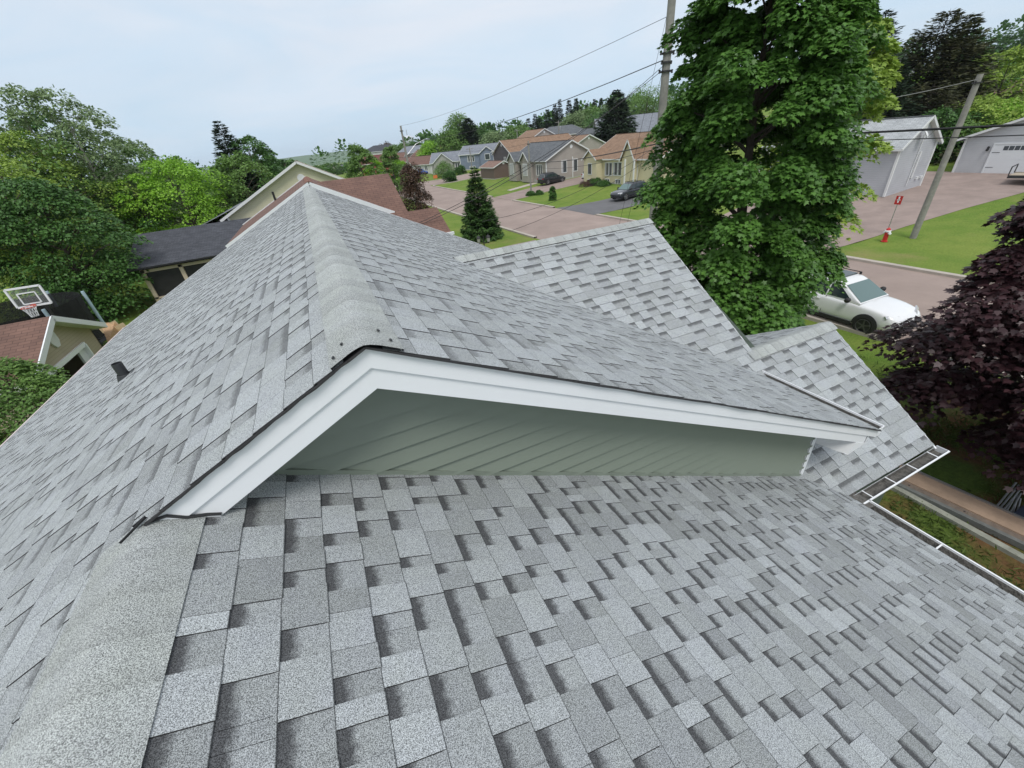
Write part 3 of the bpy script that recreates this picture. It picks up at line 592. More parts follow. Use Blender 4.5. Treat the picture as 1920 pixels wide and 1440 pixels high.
def house(loc, rz, W, D, H, slope, wall, roof, label, oh=.35, rake=.35, crosses=(), wins=(), doors=(), group=None, cat='house', name='house', hip=False, corners=True, trim=None, base=.4, offs=0, chimney=None, vent=True, ridge_vis=True):
    """gabled house: ridge along local x; front is -y. crosses: (xc, width, proj, drop, face) small gables on the front"""
    r = empty(name, loc, rz, label, cat, group); tr = trim or WHITE2; hz = H + slope * D / 2
    b = MB(); b.box((-W / 2, -D / 2, 0), (W / 2, D / 2, H))
    if not hip:
        for s in (-1, 1):
            q = [(s * W / 2, -D / 2, H), (s * W / 2, D / 2, H), (s * W / 2, offs, hz)]; b.face(q if s > 0 else q[::-1])
    wl_ = b.build('wall', wall, r)
    f = MB(); f.box((-W / 2 - .02, -D / 2 - .02, -1.2), (W / 2 + .02, D / 2 + .02, base)); f.build('foundation', FOUND, r)
    X0, X1 = -W / 2 - rake, W / 2 + rake; yo = D / 2 + oh; ze = H - slope * oh + .06; hz += .06
    b = MB(); t = MB(); th = .15
    if hip:
        hx = W / 2 - D / 2 * .9
        E = [(X0, -yo, ze), (X1, -yo, ze), (X1, yo, ze), (X0, yo, ze)]; r0, r1 = (-hx, 0, hz), (hx, 0, hz)
        roof_quad(b, E[0], E[1], r1, r0); roof_quad(b, E[2], E[3], r0, r1)
        for p, q, rr_ in ((E[1], E[2], r1), (E[3], E[0], r0)):
            p, q, rr_ = map(Vector, (p, q, rr_)); c = (q - p).normalized(); n = (q - p).cross(rr_ - p).normalized(); s = n.cross(c); b.face([p, q, rr_], uv=[((v - p).dot(c), (v - p).dot(s)) for v in (p, q, rr_)])
        for i in range(4): t.bar(Vector(E[i]) - Vector((0, 0, .08)), Vector(E[(i + 1) % 4]) - Vector((0, 0, .08)), .03, th)
    else:
        for s in (-1, 1):
            roof_quad(b, (X0, s * yo, ze), (X1, s * yo, ze), (X1, offs, hz), (X0, offs, hz))
            t.bar((X0, s * (yo + .01), ze - .075), (X1, s * (yo + .01), ze - .075), .025, th)
            for x in (X0, X1): t.bar((x, s * (yo + .01), ze - .075), (x, offs, hz - .075), .03, th + .02, up=(0, 0, 1))
            t.face([(X0, s * yo, ze - .13), (X1, s * yo, ze - .13), (X1, s * D / 2, ze - .13), (X0, s * D / 2, ze - .13)])
            for x, x2 in ((X0, -W / 2), (X1, W / 2)): t.face([(x, s * yo, ze - .14), (x2, s * yo, ze - .14), (x2, offs, hz - .14), (x, offs, hz - .14)])
        b.bar((X0, offs, hz + .004), (X1, offs, hz + .004), .26, .03)
    b.build('roof', roof, r); 
    for k, (xc, cw, pr, dr, fc) in enumerate(crosses):
        sg = -1 if fc == 'F' else 1; hz2 = hz - dr; cs = (hz2 - (H + .0)) / (cw / 2); y0 = sg * (D / 2 + pr)
        g = MB(); 
        if pr > 0.05: g.box((xc - cw / 2, min(y0, sg * D / 2), 0), (xc + cw / 2, max(y0, sg * D / 2), H))
        g.face([(xc - cw / 2, y0, H - .01), (xc + cw / 2, y0, H - .01), (xc, y0, hz2 - .1)] if sg < 0 else [(xc + cw / 2, y0, H - .01), (xc - cw / 2, y0, H - .01), (xc, y0, hz2 - .1)]); g.build('gable', wall, r)
        yi = sg * (D / 2) * (dr / (hz - H) + .02); e = .25; zl = H - e * cs + .06; yo2 = y0 + sg * .3
        g = MB(); yb = sg * (D / 2 + oh) * 1.0
        for s in (-1, 1):
            a_, b2, c_, d_ = (xc + s * (cw / 2 + e), yo2, zl), (xc + s * (cw / 2 + e), sg * D / 2 * .98, zl), (xc, yi, hz2), (xc, yo2, hz2); roof_quad(g, a_, b2, c_, d_)
            t.bar((xc + s * (cw / 2 + e), yo2, zl - .07), (xc, yo2, hz2 - .07), .03, .17)
        g.build('cross_gable_roof', roof, r)
    t.build('fascia', tr, r)
    if corners:
        for sx in (-1, 1):
            for sy in (-1, 1):
                c = MB(); c.box((sx * (W / 2 + .012) - .07, sy * (D / 2 + .012) - .07, base * .2), (sx * (W / 2 + .012) + .07, sy * (D / 2 + .012) + .07, H - .02)); c.build('corner_trim', tr, r)
    for wn in wins: window(r, wn[0], wn[1], wn[2], wn[3], wn[4], W, D, *(wn[5:]))
    for dn in doors: door(r, dn[0], dn[1], dn[2], dn[3], W, D, *(dn[4:]))
    if vent and not hip:
        for s in (-1, 1):
            c = MB(); c.lathe([(0, s * (W / 2 + .04)), (.22, s * (W / 2 + .04)), (.28, s * (W / 2 + .03)), (.28, s * (W / 2 - .02))], (0, offs, H + (hz - H) * .62), 16, axis='x'); c.build('gable_vent', tr, r)
    if chimney: c = MB(); cx_, cy_ = chimney; c.box((cx_ - .3, cy_ - .3, H), (cx_ + .3, cy_ + .3, hz + .6)); c.build('chimney', BRICK, r)
    return r
R90 = math.radians(90)
def at_corner(P_, rz, lx, ly):                          # base position so that local corner (lx, ly) stands at P_
    c, s = math.cos(rz), math.sin(rz); return (P_[0] - (c * lx - s * ly), P_[1] - (s * lx + c * ly), P_[2])
FACE_STREET = -R90                                     # front (-y) turned to -u
# cream split-level across the street
h3 = house((44.6, 50.4, -6.85), FACE_STREET, 15.0, 10.4, 3.15, .5, CREAM, RO, 'cream split-level house with tan roof and white bay windows beside the big green tree', crosses=((-5.6, 3.2, 1.1, 1.5, 'F'), (2.2, 2.6, .5, .55, 'F')),
    wins=(('F', -2.6, 1.75, 1.5, 1.5, 2), ('F', -.6, 1.8, 1.7, 1.5, 2), ('F', -2.8, .1, .9, .7, 2), ('F', -.4, .1, 1.0, .7, 2), ('L', 1.5, 1.8, 1.0, 1.3, 2)), doors=(('F', 3.0, 1.0, 2.3, .1),), base=.05)
b = MB(); b.box((-6.1, -6.36, 1.1), (-5.1, -6.31, 2.6)); f = b.build('window', WHITE2, h3); b = MB(); b.box((-6.0, -6.375, 1.2), (-5.2, -6.345, 2.5)); b.build('pane', GLASS, f)
b = MB(); b.box((-6.1, -6.36, -.3), (-5.1, -6.31, .5)); f = b.build('window', WHITE2, h3); b = MB(); b.box((-6.0, -6.375, -.2), (-5.2, -6.345, .4)); b.build('pane', GLASS, f)
b = MB(); b.bar((2.1, -6.1, .0), (2.1, -6.1, 3.1), .16); b.build('porch_post', WHITE2, h3); b = MB(); b.bar((3.9, -6.1, .0), (3.9, -6.1, 3.1), .16); b.build('porch_post', WHITE2, h3)
b = MB(); b.box((1.9, -6.4, -.3), (4.1, -5.2, .06)); b.build('porch_step', CONC, h3)
# beige house with the gable towards us
h2 = house((41.0, 72.4, -7.05), FACE_STREET, 14.0, 9.6, 3.35, .5, BEIGE, RG, 'beige house with dark grey roof, black wagon parked beside its wide side gable', crosses=((-4.6, 3.2, .8, 1.1, 'F'), (.9, 3.2, .8, 1.1, 'F'), ),
    wins=(('F', 4.6, 1.9, 2.0, 1.5, 3), ('R', -1.4, 2.1, .9, 1.7, 1), ('R', .7, 2.1, .9, 1.7, 1), ('R', 3.4, 2.4, .8, 1.0, 1), ('F', 4.4, .1, 1.0, .6, 2)), doors=(('F', 3.1 - 5.2, 1.0, 2.3, .2, DGLASS),))
for xx in (-4.6, .9):
    b = MB(); b.box((xx - .85, -5.66, 1.0), (xx + .85, -5.61, 2.9)); f = b.build('window', WHITE2, h2); b = MB(); b.box((xx - .72, -5.675, 1.12), (xx + .72, -5.645, 2.78)); b.build('pane', CURT, f)
b = MB(); b.box((7.0, .18, .3), (7.09, .30, 3.4)); b.build('downspout', WHITE2, h2)
# brown house with tan roof, ridge parallel to the side street
h1 = house((50, 95.0, -6.55), 0, 17, 10, 3.6, .5, DARKB, RO, 'dark plum sided house with wide tan roof behind the brown shed', crosses=(), wins=(('F', -5.2, 2.3, 1.0, 1.2, 1), ('F', -1.6, 2.3, 1.4, 1.5, 3), ('F', 3.5, 2.3, 1.4, 1.5, 2), ('L', 1.5, 2.2, 1.0, 1.3, 2)), doors=(('F', 1.2, 1.0, 2.1, .2),))
b = MB(); b.lathe([(0, .5), (.25, .46), (.42, .36), (.44, .36)], (0, 0, 0), 14); d_ = b.build('satellite_dish', WHITE2, h1); d_.rotation_euler = (math.radians(75), 0, math.radians(-20)); d_.location = (-6.6, -5.5, 2.6)
# brown garden shed and red-brown fence
ps = G(922, 337)
house((37.6, 89.6, T(37.6, 89)), FACE_STREET + .08, 6.4, 4.6, 2.1, .42, siding('brown_board_siding', (.15, .105, .09), .18), roofmat('shed_roof', (.24, .15, .12), (.20, .13, .10), bw=.5, rh=.3), 'small brown garden shed with low gable roof on the corner lawn', oh=.2, rake=.2, cat='shed', name='garden_shed', corners=False, base=.02)
b = MB(); A, B = (40.2, 86.9), (44.8, 79.6)
for k in range(34):
    s = k / 34; x, y = A[0] + (B[0] - A[0]) * s, A[1] + (B[1] - A[1]) * s; x2, y2 = A[0] + (B[0] - A[0]) * (s + .027), A[1] + (B[1] - A[1]) * (s + .027); z = T(x, y)
    b.bar((x, y, z), (x, y, z + 2.0), .25, .03, up=(B[0] - A[0], B[1] - A[1], 0)); 
for zz in (.3, 1.7): b.bar((A[0] + .08, A[1], T(*A) + zz), (B[0] + .08, B[1], T(*B) + zz), .05, .1)
o = b.build('board_fence', mat('red_brown_boards', (.14, .05, .035), .8, var=.3, scale=3), None, (40.2, 86.9, T(*A))); tag(o, 'tall red-brown board fence between the brown shed and the beige house', 'fence')
# blue-grey house on the far side of the side street
a1, a2 = np.array([41, 123.5]), np.array([54.5, 112]); yaw = math.atan2(a2[1] - a1[1], a2[0] - a1[0]); cW = 17.7
mid = (a1 + a2) / 2; nrm = np.array([-math.sin(yaw), math.cos(yaw)]); cc_ = mid + nrm * 4.6
h4 = house((cc_[0], cc_[1], -7.0), yaw, cW, 9.2, 4.1, .42, BLUEG, RGB, 'blue-grey two-storey house with white windows behind the round bush', crosses=((-.4, 4.2, .9, .55, 'F'), (2.9, 3.6, 1.3, 1.3, 'F'),), vent=False,
    wins=(('F', -5.6, 2.9, 1.9, 1.4, 3), ('F', -5.4, .6, 1.6, .8, 2), ('F', 5.7, 2.6, 1.6, 1.4, 2), ('L', 1, 3, 1.2, 1.2, 2)), doors=(('F', 7.2, 1.8, 2.2, .4),))
for xx, yy, ww, zz, hh in ((-.4, -5.52, 1.5, 2.3, 1.5), (-.4, -5.52, 1.4, .3, .7), (2.9, -5.92, 2.2, 1.9, 1.4)):
    b = MB(); b.box((xx - ww / 2, yy - .04, zz), (xx + ww / 2, yy + .02, zz + hh)); f = b.build('window', WHITE2, h4); b = MB(); b.box((xx - ww / 2 + .12, yy - .055, zz + .12), (xx + ww / 2 - .12, yy - .03, zz + hh - .12)); b.build('pane', GLASS, f)
house((cc_[0] + 13.5, cc_[1] - 8.5 + 2, -6.7), yaw, 8.6, 8.0, 3.4, .42, BLUEG, RGB, 'low blue-grey wing house with arched porch right of the blue-grey house', vent=False, crosses=((-1.6, 3.0, .8, .5, 'F'),), doors=(('F', 2.2, 3.0, 2.1, .2, None, True), ('F', -2.6, 1.0, 2.0, .2)), wins=())
# row further down, left of the blue-grey house
house((36.5, 143.5, -7.5), math.radians(-64), 13.5, 9, 2.9, .45, PALE, RB, 'white house with dull brown roof, blue car parked in front', crosses=((-2.5, 4, .8, .9, 'F'),), wins=(('F', -5, 1.8, 1.2, 1.2, 2), ('F', 1.5, 1.8, 1.4, 1.2, 2), ('F', 4.6, 1.8, 1.2, 1.2, 2)), doors=(('F', .2, 1, 2.0),), vent=False)
house((40.5, 131.5, -7.2), math.radians(-30), 9.5, 8.5, 2.9, .55, siding('grey_beige_siding', (.36, .35, .33), .12), RGB, 'grey-beige house with steep gable and white door, next to the blue-grey house', crosses=((-1, 5.6, .6, .2, 'F'),), doors=(('F', -1.5, 1.2, 2.1),), wins=(('F', 2.9, 1.7, 1.2, 1.1, 2),), vent=False)
house((33, 168, -7.7), math.radians(-60), 12, 9, 2.9, .45, PALE, RB, 'white house with brown roof farther down the street behind the pole', wins=(('F', -3, 1.7, 1.4, 1.2, 2), ('F', 2.5, 1.7, 1.4, 1.2, 2)), doors=(('F', 0, 1, 2),), vent=False)
def hp(px, py, v, zoff=0):                             # base point under a sight line at distance v
    p = onv(px, py, v); return (p[0], p[1], T(p[0], p[1]) + zoff)
# houses up the hill behind
def ridge_house(px, py, v, rz, W, D, slope, wall, roof, label, group=None, **k):   # the ridge passes through the sight line
    p = onv(px, py, v); g = T(p[0], p[1]); H = max(2.4, p[2] - g - slope * D / 2); zb = p[2] - (H + slope * D / 2)
    return house((p[0], p[1], zb), rz, W, D, H, slope, wall, roof, label, group=group, base=.02, **k)
ridge_house(1052, 236, 128, math.radians(-40), 17, 11, .42, TAN, RG, 'tan house with charcoal hip roof on the slope under the spruces', hip=True, wins=(('F', -4, 1.9, 1.5, 1.2, 2), ('F', 1, 1.9, 2.4, 1.2, 3), ('F', 5, 1.9, 1, 1.2, 1)))
ridge_house(1004, 243, 118, math.radians(-90), 10, 8.5, .5, BEIGE, RO, 'beige house with tan roof, its gable left of the charcoal hip roof', wins=(('R', 0, 2, 1, 1, 2),))
ridge_house(1083, 254, 92, math.radians(-90), 9, 8, .45, BEIGE, RO, 'house whose tan roof just shows behind the beige gable', wins=())
ridge_house(1110, 240, 108, math.radians(-90), 9, 6.5, .6, BRICK, RG, 'small red brick house with grey gable roof beside the dark spruce', crosses=(), doors=(('R', -1, 1.4, 2.2),), wins=(('R', 1.5, 1.8, .8, 1, 1),))
ridge_house(1212, 213, 100, math.radians(-28), 26, 13, .62, siding('olive_siding', (.28, .29, .24), .13), RGB, 'long olive house with slate grey roof up behind the cream house', wins=(('F', -3, 1.8, 1.2, 1.2, 2), ('F', 3, 1.8, 1.2, 1.2, 2)))
ridge_house(948, 247, 150, math.radians(-90), 10, 8, .55, BLUEG, RGB, 'small blue-grey gable behind the large tan roof', wins=())
ridge_house(778, 273, 190, math.radians(-70), 14, 10, .45, BEIGE, RGB, 'beige house with grey gable behind the street lamp arm', wins=(('R', 1, 2, 1.2, 1.2, 2),))
ridge_house(800, 279, 178, math.radians(-60), 10, 8, .5, PALE, RB, 'pale house with small brown gable below the round green tree', wins=(('F', 0, 1.8, 1.2, 1.2, 2),))
ridge_house(833, 272, 172, math.radians(-60), 11, 9, .5, TAN, RO, 'tan house with white trimmed gable left of the dark spruce pair', wins=(('R', 0, 1.8, 1.2, 1.2, 2),))
ridge_house(713, 272, 215, math.radians(-20), 16, 11, .4, PALE, RD, 'white house with dark hip roof and red lower storey left of the pole', hip=True, wins=(('F', -4, 2, 2, 1.2, 3), ('F', 2, 2, 2, 1.2, 3)))
ridge_house(704, 291, 150, math.radians(-15), 9, 9, .45, RED, roofmat('maroon_roof', (.16, .05, .045), (.13, .04, .04), bw=.5, rh=.3), 'small house with maroon roof and pink front left of the columnar green tree', wins=(('F', -2, 1.2, 1.4, 1, 2), ('F', 2, 1.2, 1.2, 1, 2)))
ridge_house(733, 288, 190, math.radians(-30), 12, 9, .45, PALE, RB, 'white house with maroon roof peeking beside the wooden pole', wins=())
# distant town
rr = random.Random(9); tw = None
for k in range(46):
    px = rr.uniform(596, 690); v = rr.uniform(420, 900); p = onv(px, 300, v); g = T(p[0], p[1])
    if tw is None or k < 3:
        o = house((p[0], p[1], g), rr.uniform(-1, 1), rr.uniform(10, 18), 9, rr.uniform(3, 5), .45, [PALE, TAN, BEIGE][k % 3], [RGB, RB, RG][k % 3], 'tiny pale house in the far town below the wooded ridge', group='houses of the far town', corners=False, vent=False)
        tw = tw or []; tw.append(o)
    else:
        o = copy_tree(tw[k % 3]); o.location = (p[0], p[1], g); o.rotation_euler.z = rr.uniform(-1.5, 1.5)
# right-hand side
ga = house((43.9, 25.4, -6.75), R90, 11.4, 4.7, 3.55, .72, LGREY, RL, 'tall narrow light grey house with gable end facing the pinkish driveway', rake=.3, oh=.35, wins=(('F', 2, 2, 1.2, 1.2, 2),), base=.02)
b = MB(); b.box((-5.8, -.62, 1.0), (-5.71, -.50, 2.9)); b.build('downspout', WHITE2, ga); b = MB(); b.bar((-5.76, -.2, .5), (-5.76, -.2, 4.1), .05); b.build('conduit', WHITE2, ga)
for yy in (-1.35, -1.95): b = MB(); b.box((-5.84, yy - .1, .85), (-5.70, yy + .1, 1.05)); b.build('wall_vent', WHITE2, ga)
b = MB(); b.lathe([(0, .30), (.2, .27), (.34, .18), (.36, .18)], (0, 0, 0), 14); d_ = b.build('satellite_dish', WHITE2, ga); d_.rotation_euler = (math.radians(60), 0, math.radians(-60)); d_.location = (-5.95, .5, 4.0)
gar = house((56.6, 13.2, -6.22), -R90, 8.4, 14.0, 2.75, .38, siding('pale_grey_siding', (.50, .51, .53), .14, dark=.85), RL, 'x', oh=.45)
bpy.data.objects.remove(gar) if False else None
for o in [gar] + [c for c in bpy.data.objects if c.parent == gar]: bpy.data.objects.remove(o)
gar = house((56.2, 14.2, -6.22), math.radians(180), 8.4, 11.8, 2.75, .38, siding('pale_grey_siding2', (.50, .51, .53), .14, dark=.85), RL, 'pale grey garage with wide white carriage door at the end of the driveway', rake=.35, oh=.5, cat='garage', name='garage', base=.02, doors=(('R', -1.5, 4.9, 2.15, 0, None, True),))
b = MB(); b.box((4.2, -4.35, 1.75), (4.32, -4.22, 2.0)); b.lathe([(.09, 1.7), (.05, 2.0), (0, 2.05)], (4.32, -4.28, 0), 8); b.build('wall_lamp', BLACK, gar)
ridge_house(1688, 131, 62, math.radians(-70), 12, 8, .8, PALE, RL, 'white house with steep gable half hidden behind the dark spruces', wins=(('R', 0, 3, 1, 1, 2),))
ridge_house(1886, 110, 66, math.radians(-95), 16, 9, .3, PALE, RGB, 'pale house with grey roof high on the hill beside the yellow-green tree', wins=(('F', 0, 2, 1.2, 1, 2), ('F', 5, 2, 1.2, 1, 2)))
ridge_house(1925, 146, 40, math.radians(-95), 18, 11, .4, BEIGE, RB, 'house with brown roof cut by the right edge of the picture', wins=())
# brown neighbour: near slope of two wings, main gable
nb = empty('house', (0, 22, -7.5), label='next-door house with reddish brown shingle roof and white rake trim beyond our ridge', cat='house'); NO = (0, 22, -7.5)
b = MB(); u0, zr, va, vb = .1, -.735, 18.4, 24.2; eL2, eR3 = -3.3, 4.4
roof_quad(b, (eL2, va, zr - .5 * (u0 - eL2)), (eL2, vb, zr - .5 * (u0 - eL2)), (u0, vb, zr), (u0, va, zr)); roof_quad(b, (eR3, va, zr - .5 * (eR3 - u0)), (eR3, vb, zr - .5 * (eR3 - u0)), (u0, vb, zr), (u0, va, zr)); b.build('roof_slope', RB, nb, NO)
wzz = lambda v: -11.4 + .5 * v
b = MB(); roof_quad(b, (3.0, 16.7, wzz(16.7)), (4.75, 16.7, wzz(16.7)), (4.75, 18.3, wzz(18.3)), (2.0, 18.3, wzz(18.3))); roof_quad(b, (1.5, 18.3, wzz(18.3)), (3.5, 18.3, wzz(18.3)), (3.5, 21.02, wzz(21.02)), (.4, 21.02, wzz(21.02))); b.build('roof_slope', RB, nb, NO)
b = MB(); roof_quad(b, (.4, 25, wzz(21.02) - 2), (3.5, 25, wzz(21.02) - 2), (3.5, 21.02, wzz(21.02)), (.4, 21.02, wzz(21.02))); roof_quad(b, (2.0, 20, wzz(18.3) - .85), (4.75, 20, wzz(18.3) - .85), (4.75, 18.3, wzz(18.3)), (2, 18.3, wzz(18.3))); b.build('roof_slope', RB, nb, NO)
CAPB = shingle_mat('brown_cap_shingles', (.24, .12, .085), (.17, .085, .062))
ridge_caps('ridge_cap', (u0, va - .01, zr + .01), (u0, vb, zr + .01), sl_, sr_, nb, NO, mat_=CAPB, hw=.16)
ridge_caps('ridge_cap', (u0 - .0, va + .14, zr + .0), (2.95, va + .14, zr - 1.425), (-.2, -1, -.1), Vector((0, 1, -.0)), nb, NO, mat_=CAPB, hw=.14, round_=.01)
for ue in (eL2, 2.95):
    b = MB(); b.bar((u0, va - .02, zr - .09), (ue, va - .02, zr - .09 - .5 * abs(ue - u0)), .03, .17); b.bar((u0, va + .01, zr - .2), (ue, va + .01, zr - .2 - .5 * abs(ue - u0)), .03, .08); b.build('fascia', WHITE, nb, NO)
b = MB(); b.bar((u0, vb + .02, zr - .04), (eL2, vb + .02, zr - .04 - .5 * (u0 - eL2)), .08, .14); b.build('fascia', WHITE2, nb, NO)
b = MB(); b.bar((2.9, 16.66, wzz(16.7) - .04), (4.85, 16.66, wzz(16.7) - .04), .1, .1); b.build('gutter', WHITE, nb, NO)
b = MB(); b.lathe([(.05, -.3), (.05, .35), (.0, .35)], (-1.55, 24.0, zr - .8), 10); b.build('vent_pipe', BLACK, nb, NO)
b = MB(); b.box((-3.1, 18.8, -7.5), (4.0, 24.9, -3.3)); b.box((3.0, 17.1, -7.5), (4.5, 20, -3.4)); b.face([(-3.1, 18.8, -3.3), (4.1, 18.8, -3.3), (4.1, 18.8, -3.0), (u0, 18.8, zr - .05), (-3.1, 18.8, -2.6)]); b.face([(4.55, 17.0, -3.2), (4.55, 19.6, -3.2), (4.55, 18.3, wzz(18.3) - .05)]); b.face([(3.3, 18.8, -3), (3.3, 23.5, -2.2), (3.3, 21.0, wzz(21) - .05)]); b.build('wall', BEIGE, nb, NO)
# cream house behind the neighbour
cb = house((-.2, 45.9, -7.4), R90, 15, 11.6, 4.3, .51, YELL, RT, 'pale yellow house with golden brown roof whose gable rises behind the brown roof', rake=.4, oh=.5, base=.02, wins=(('L', 3.9, 2.9, 1.2, 1.1, 1),))
b = MB(); b.box((-3, 4.5, 0), (4, 9.5, 3.2)); b.build('annex_wall', YELL, cb); b = MB(); roof_quad(b, (-3.3, 10, 3.0), (4.3, 10, 3.0), (4.3, 4.5, 4.9), (-3.3, 4.5, 4.9)); b.build('annex_roof', RGB, cb)
# charcoal-roofed screened pavilion
sv = empty('pavilion', (-7.5, 37, -7.5), label='screened garden pavilion with charcoal shingle roof and beige posts', cat='pavilion'); SO = (-7.5, 37, -7.5)
e0, e1, r0, r1 = (-11.25, 31.9, -4.72), (-2.2, 31.9, -4.70), (-11.6, 37.4, -3.38), (-2.6, 37.6, -3.34)
b = MB(); roof_quad(b, e0, e1, r1, r0); roof_quad(b, (-11.9, 43, -4.75), (-2.9, 43, -4.75), r1, r0); b.build('roof', RD, sv, SO)
b = MB(); b.bar(Vector(e0) - Vector((0, 0, .05)), Vector(e1) - Vector((0, 0, .05)), .04, .10); b.bar(Vector(e0) - Vector((0, 0, .05)), Vector(r0) - Vector((0, 0, .05)), .04, .10); b.build('fascia', BLACK, sv, SO)
POST = mat('beige_post', (.52, .43, .33), .6)
for x in (-10.7, -8.7, -6.7, -4.7, -2.7): b = MB(); b.box((x - .11, 32.3, -7.5), (x + .11, 32.52, -4.95)); b.build('post', POST, sv, SO)
b = MB(); b.box((-10.8, 32.3, -5.1), (-2.6, 32.5, -4.93)); b.box((-10.8, 32.3, -6.75), (-2.6, 32.5, -6.65)); b.build('rail', POST, sv, SO)
SCR = mat('dark_screen', (.016, .015, .017), .5, var=.4, scale=2)
b = MB(); b.box((-10.75, 32.42, -7.45), (-2.6, 32.44, -4.98)); b.box((-10.75, 32.42, -7.45), (-10.72, 42.4, -4.9)); b.box((-10.75, 42.4, -7.45), (-2.6, 42.5, -4.9)); b.build('screen', SCR, sv, SO)
b = MB(); b.face([(-10.72, 32.4, -4.9), (-10.72, 42.4, -4.9), (-10.72, 37.4, -3.6)]); b.build('gable', POST, sv, SO)
# shed with brown roof below on the left
SH = (-12.4, 18.9, -7.5); sd_ = empty('shed', SH, label='tan shed with brown shingle roof and wide dark doorway', cat='shed')
ua, za, vm = -9.35, -3.86, 18.95
b = MB(); roof_quad(b, (-17, vm - 2.85, za - 1.26), (ua, vm - 2.85, za - 1.26), (ua, vm, za), (-17, vm, za)); roof_quad(b, (-17, vm + 2.85, za - 1.26), (ua, vm + 2.85, za - 1.26), (ua, vm, za), (-17, vm, za)); b.build('roof', RB, sd_, SH)
for s in (-1, 1): b = MB(); b.bar((ua - .02, vm, za - .09), (ua - .02, vm + s * 2.88, za - 1.26 - .09), .04, .20); b.build('fascia', WHITE, sd_, SH)
b = MB(); b.face([(ua - .02, vm, za - .2), (ua - .02, vm + 2.88, za - 1.44), (ua - .42, vm + 2.88, za - 1.44), (ua - .42, vm, za - .2)]); b.face([(ua - .02, vm, za - .2), (ua - .02, vm - 2.88, za - 1.44), (ua - .42, vm - 2.88, za - 1.44), (ua - .42, vm, za - .2)]); b.box((-17, vm + 2.85, za - 1.45), (ua, vm + 2.88, za - 1.25)); b.box((-17, vm - 2.88, za - 1.45), (ua, vm - 2.85, za - 1.25)); b.build('soffit', WHITE2, sd_, SH)
uw = ua - .42; b = MB(); dl, dr_, dt = 17.2, 20.35, -5.42
def wf(pts): b.face([(uw, v, z) for v, z in pts])
wf([(vm - 2.55, -7.5), (dl, -7.5), (dl, dt), (vm - 2.55, dt)]); wf([(dr_, -7.5), (vm + 2.55, -7.5), (vm + 2.55, dt), (dr_, dt)]); wf([(vm - 2.55, dt), (vm + 2.55, dt), (vm + 2.55, za - 1.3), (vm, za - .16), (vm - 2.55, za - 1.3)])
b.box((-16.6, vm - 2.55, -7.5), (uw, vm - 2.5, za - 1.2)); b.box((-16.6, vm + 2.5, -7.5), (uw, vm + 2.55, za - 1.2)); b.box((-16.6, vm - 2.55, -7.5), (-16.5, vm + 2.55, za - 1.2)); b.build('wall', siding('tan_shed_siding', (.42, .36, .265), .11), sd_, SH)
b = MB(); 
for p, q in (((uw + .03, dl, -7.5), (uw + .03, dl, dt)), ((uw + .03, dr_, -7.5), (uw + .03, dr_, dt)), ((uw + .03, dl - .07, dt), (uw + .03, dr_ + .07, dt))): b.bar(p, q, .08, .16)
b.build('door_frame', WHITE, sd_, SH)
b = MB(); b.box((uw - .5, dl + .1, -7.4), (uw - .45, dl + 1.2, -6.0)); b.box((uw - 1.2, dr_ - 1.5, -7.4), (uw - .6, dr_ - .6, -6.3)); b.build('stored_goods', mat('dark_goods', (.03, .015, .012), .7, var=.6, scale=3), sd_, SH)
b = MB(); b.box((uw - .12, dr_ - .45, -7.5), (uw - .04, dr_, dt)); b.build('door_panel', DOORW, sd_, SH)
b = MB(); P_ = [(math.cos(a) * .27, math.sin(a) * .36) for a in [i * math.pi / 4 + math.pi / 8 for i in range(8)]]
b.face([(uw + .06, vm + x, za - .75 + y) for x, y in P_]); [b.face([(uw, vm + P_[i][0], za - .75 + P_[i][1]), (uw, vm + P_[(i + 1) % 8][0], za - .75 + P_[(i + 1) % 8][1]), (uw + .06, vm + P_[(i + 1) % 8][0], za - .75 + P_[(i + 1) % 8][1]), (uw + .06, vm + P_[i][0], za - .75 + P_[i][1])]) for i in range(8)]; b.build('gable_vent', WHITE2, sd_, SH)
# ------------------------------------------------------------------ trees: trunk with limbs, crown of many separate leaves
LEAF5 = np.array([(0, 0, 0), (.22, -.05, 0), (.50, .12, -.06), (.33, .28, -.03), (.62, .62, -.10), (.28, .55, -.03), (0, 1.0, -.12), (-.28, .55, -.03), (-.62, .62, -.10), (-.33, .28, -.03), (-.50, .12, -.06), (-.22, -.05, 0)], float)
LEAF5F = [(0, 1, 2, 3, 4, 5, 6), (0, 6, 7, 8, 9, 10, 11)]
LEAFQ = np.array([(0, 0, 0), (.36, .45, .05), (0, 1, -.1), (-.36, .45, .05)], float); LEAFQF = [(0, 1, 2, 3)]
TUFT = np.array([(0, 0, 0), (.42, .2, -.08), (.38, .62, .05), (.05, .95, -.1), (-.3, .75, .06), (-.45, .3, -.06)], float); TUFTF = [(0, 1, 2, 3, 4, 5)]
NEED = np.array([(-.10, 0, 0), (.10, 0, 0), (.17, .5, -.02), (0, 1, -.10), (-.17, .5, -.02)], float); NEEDF = [(0, 1, 2, 3, 4)]
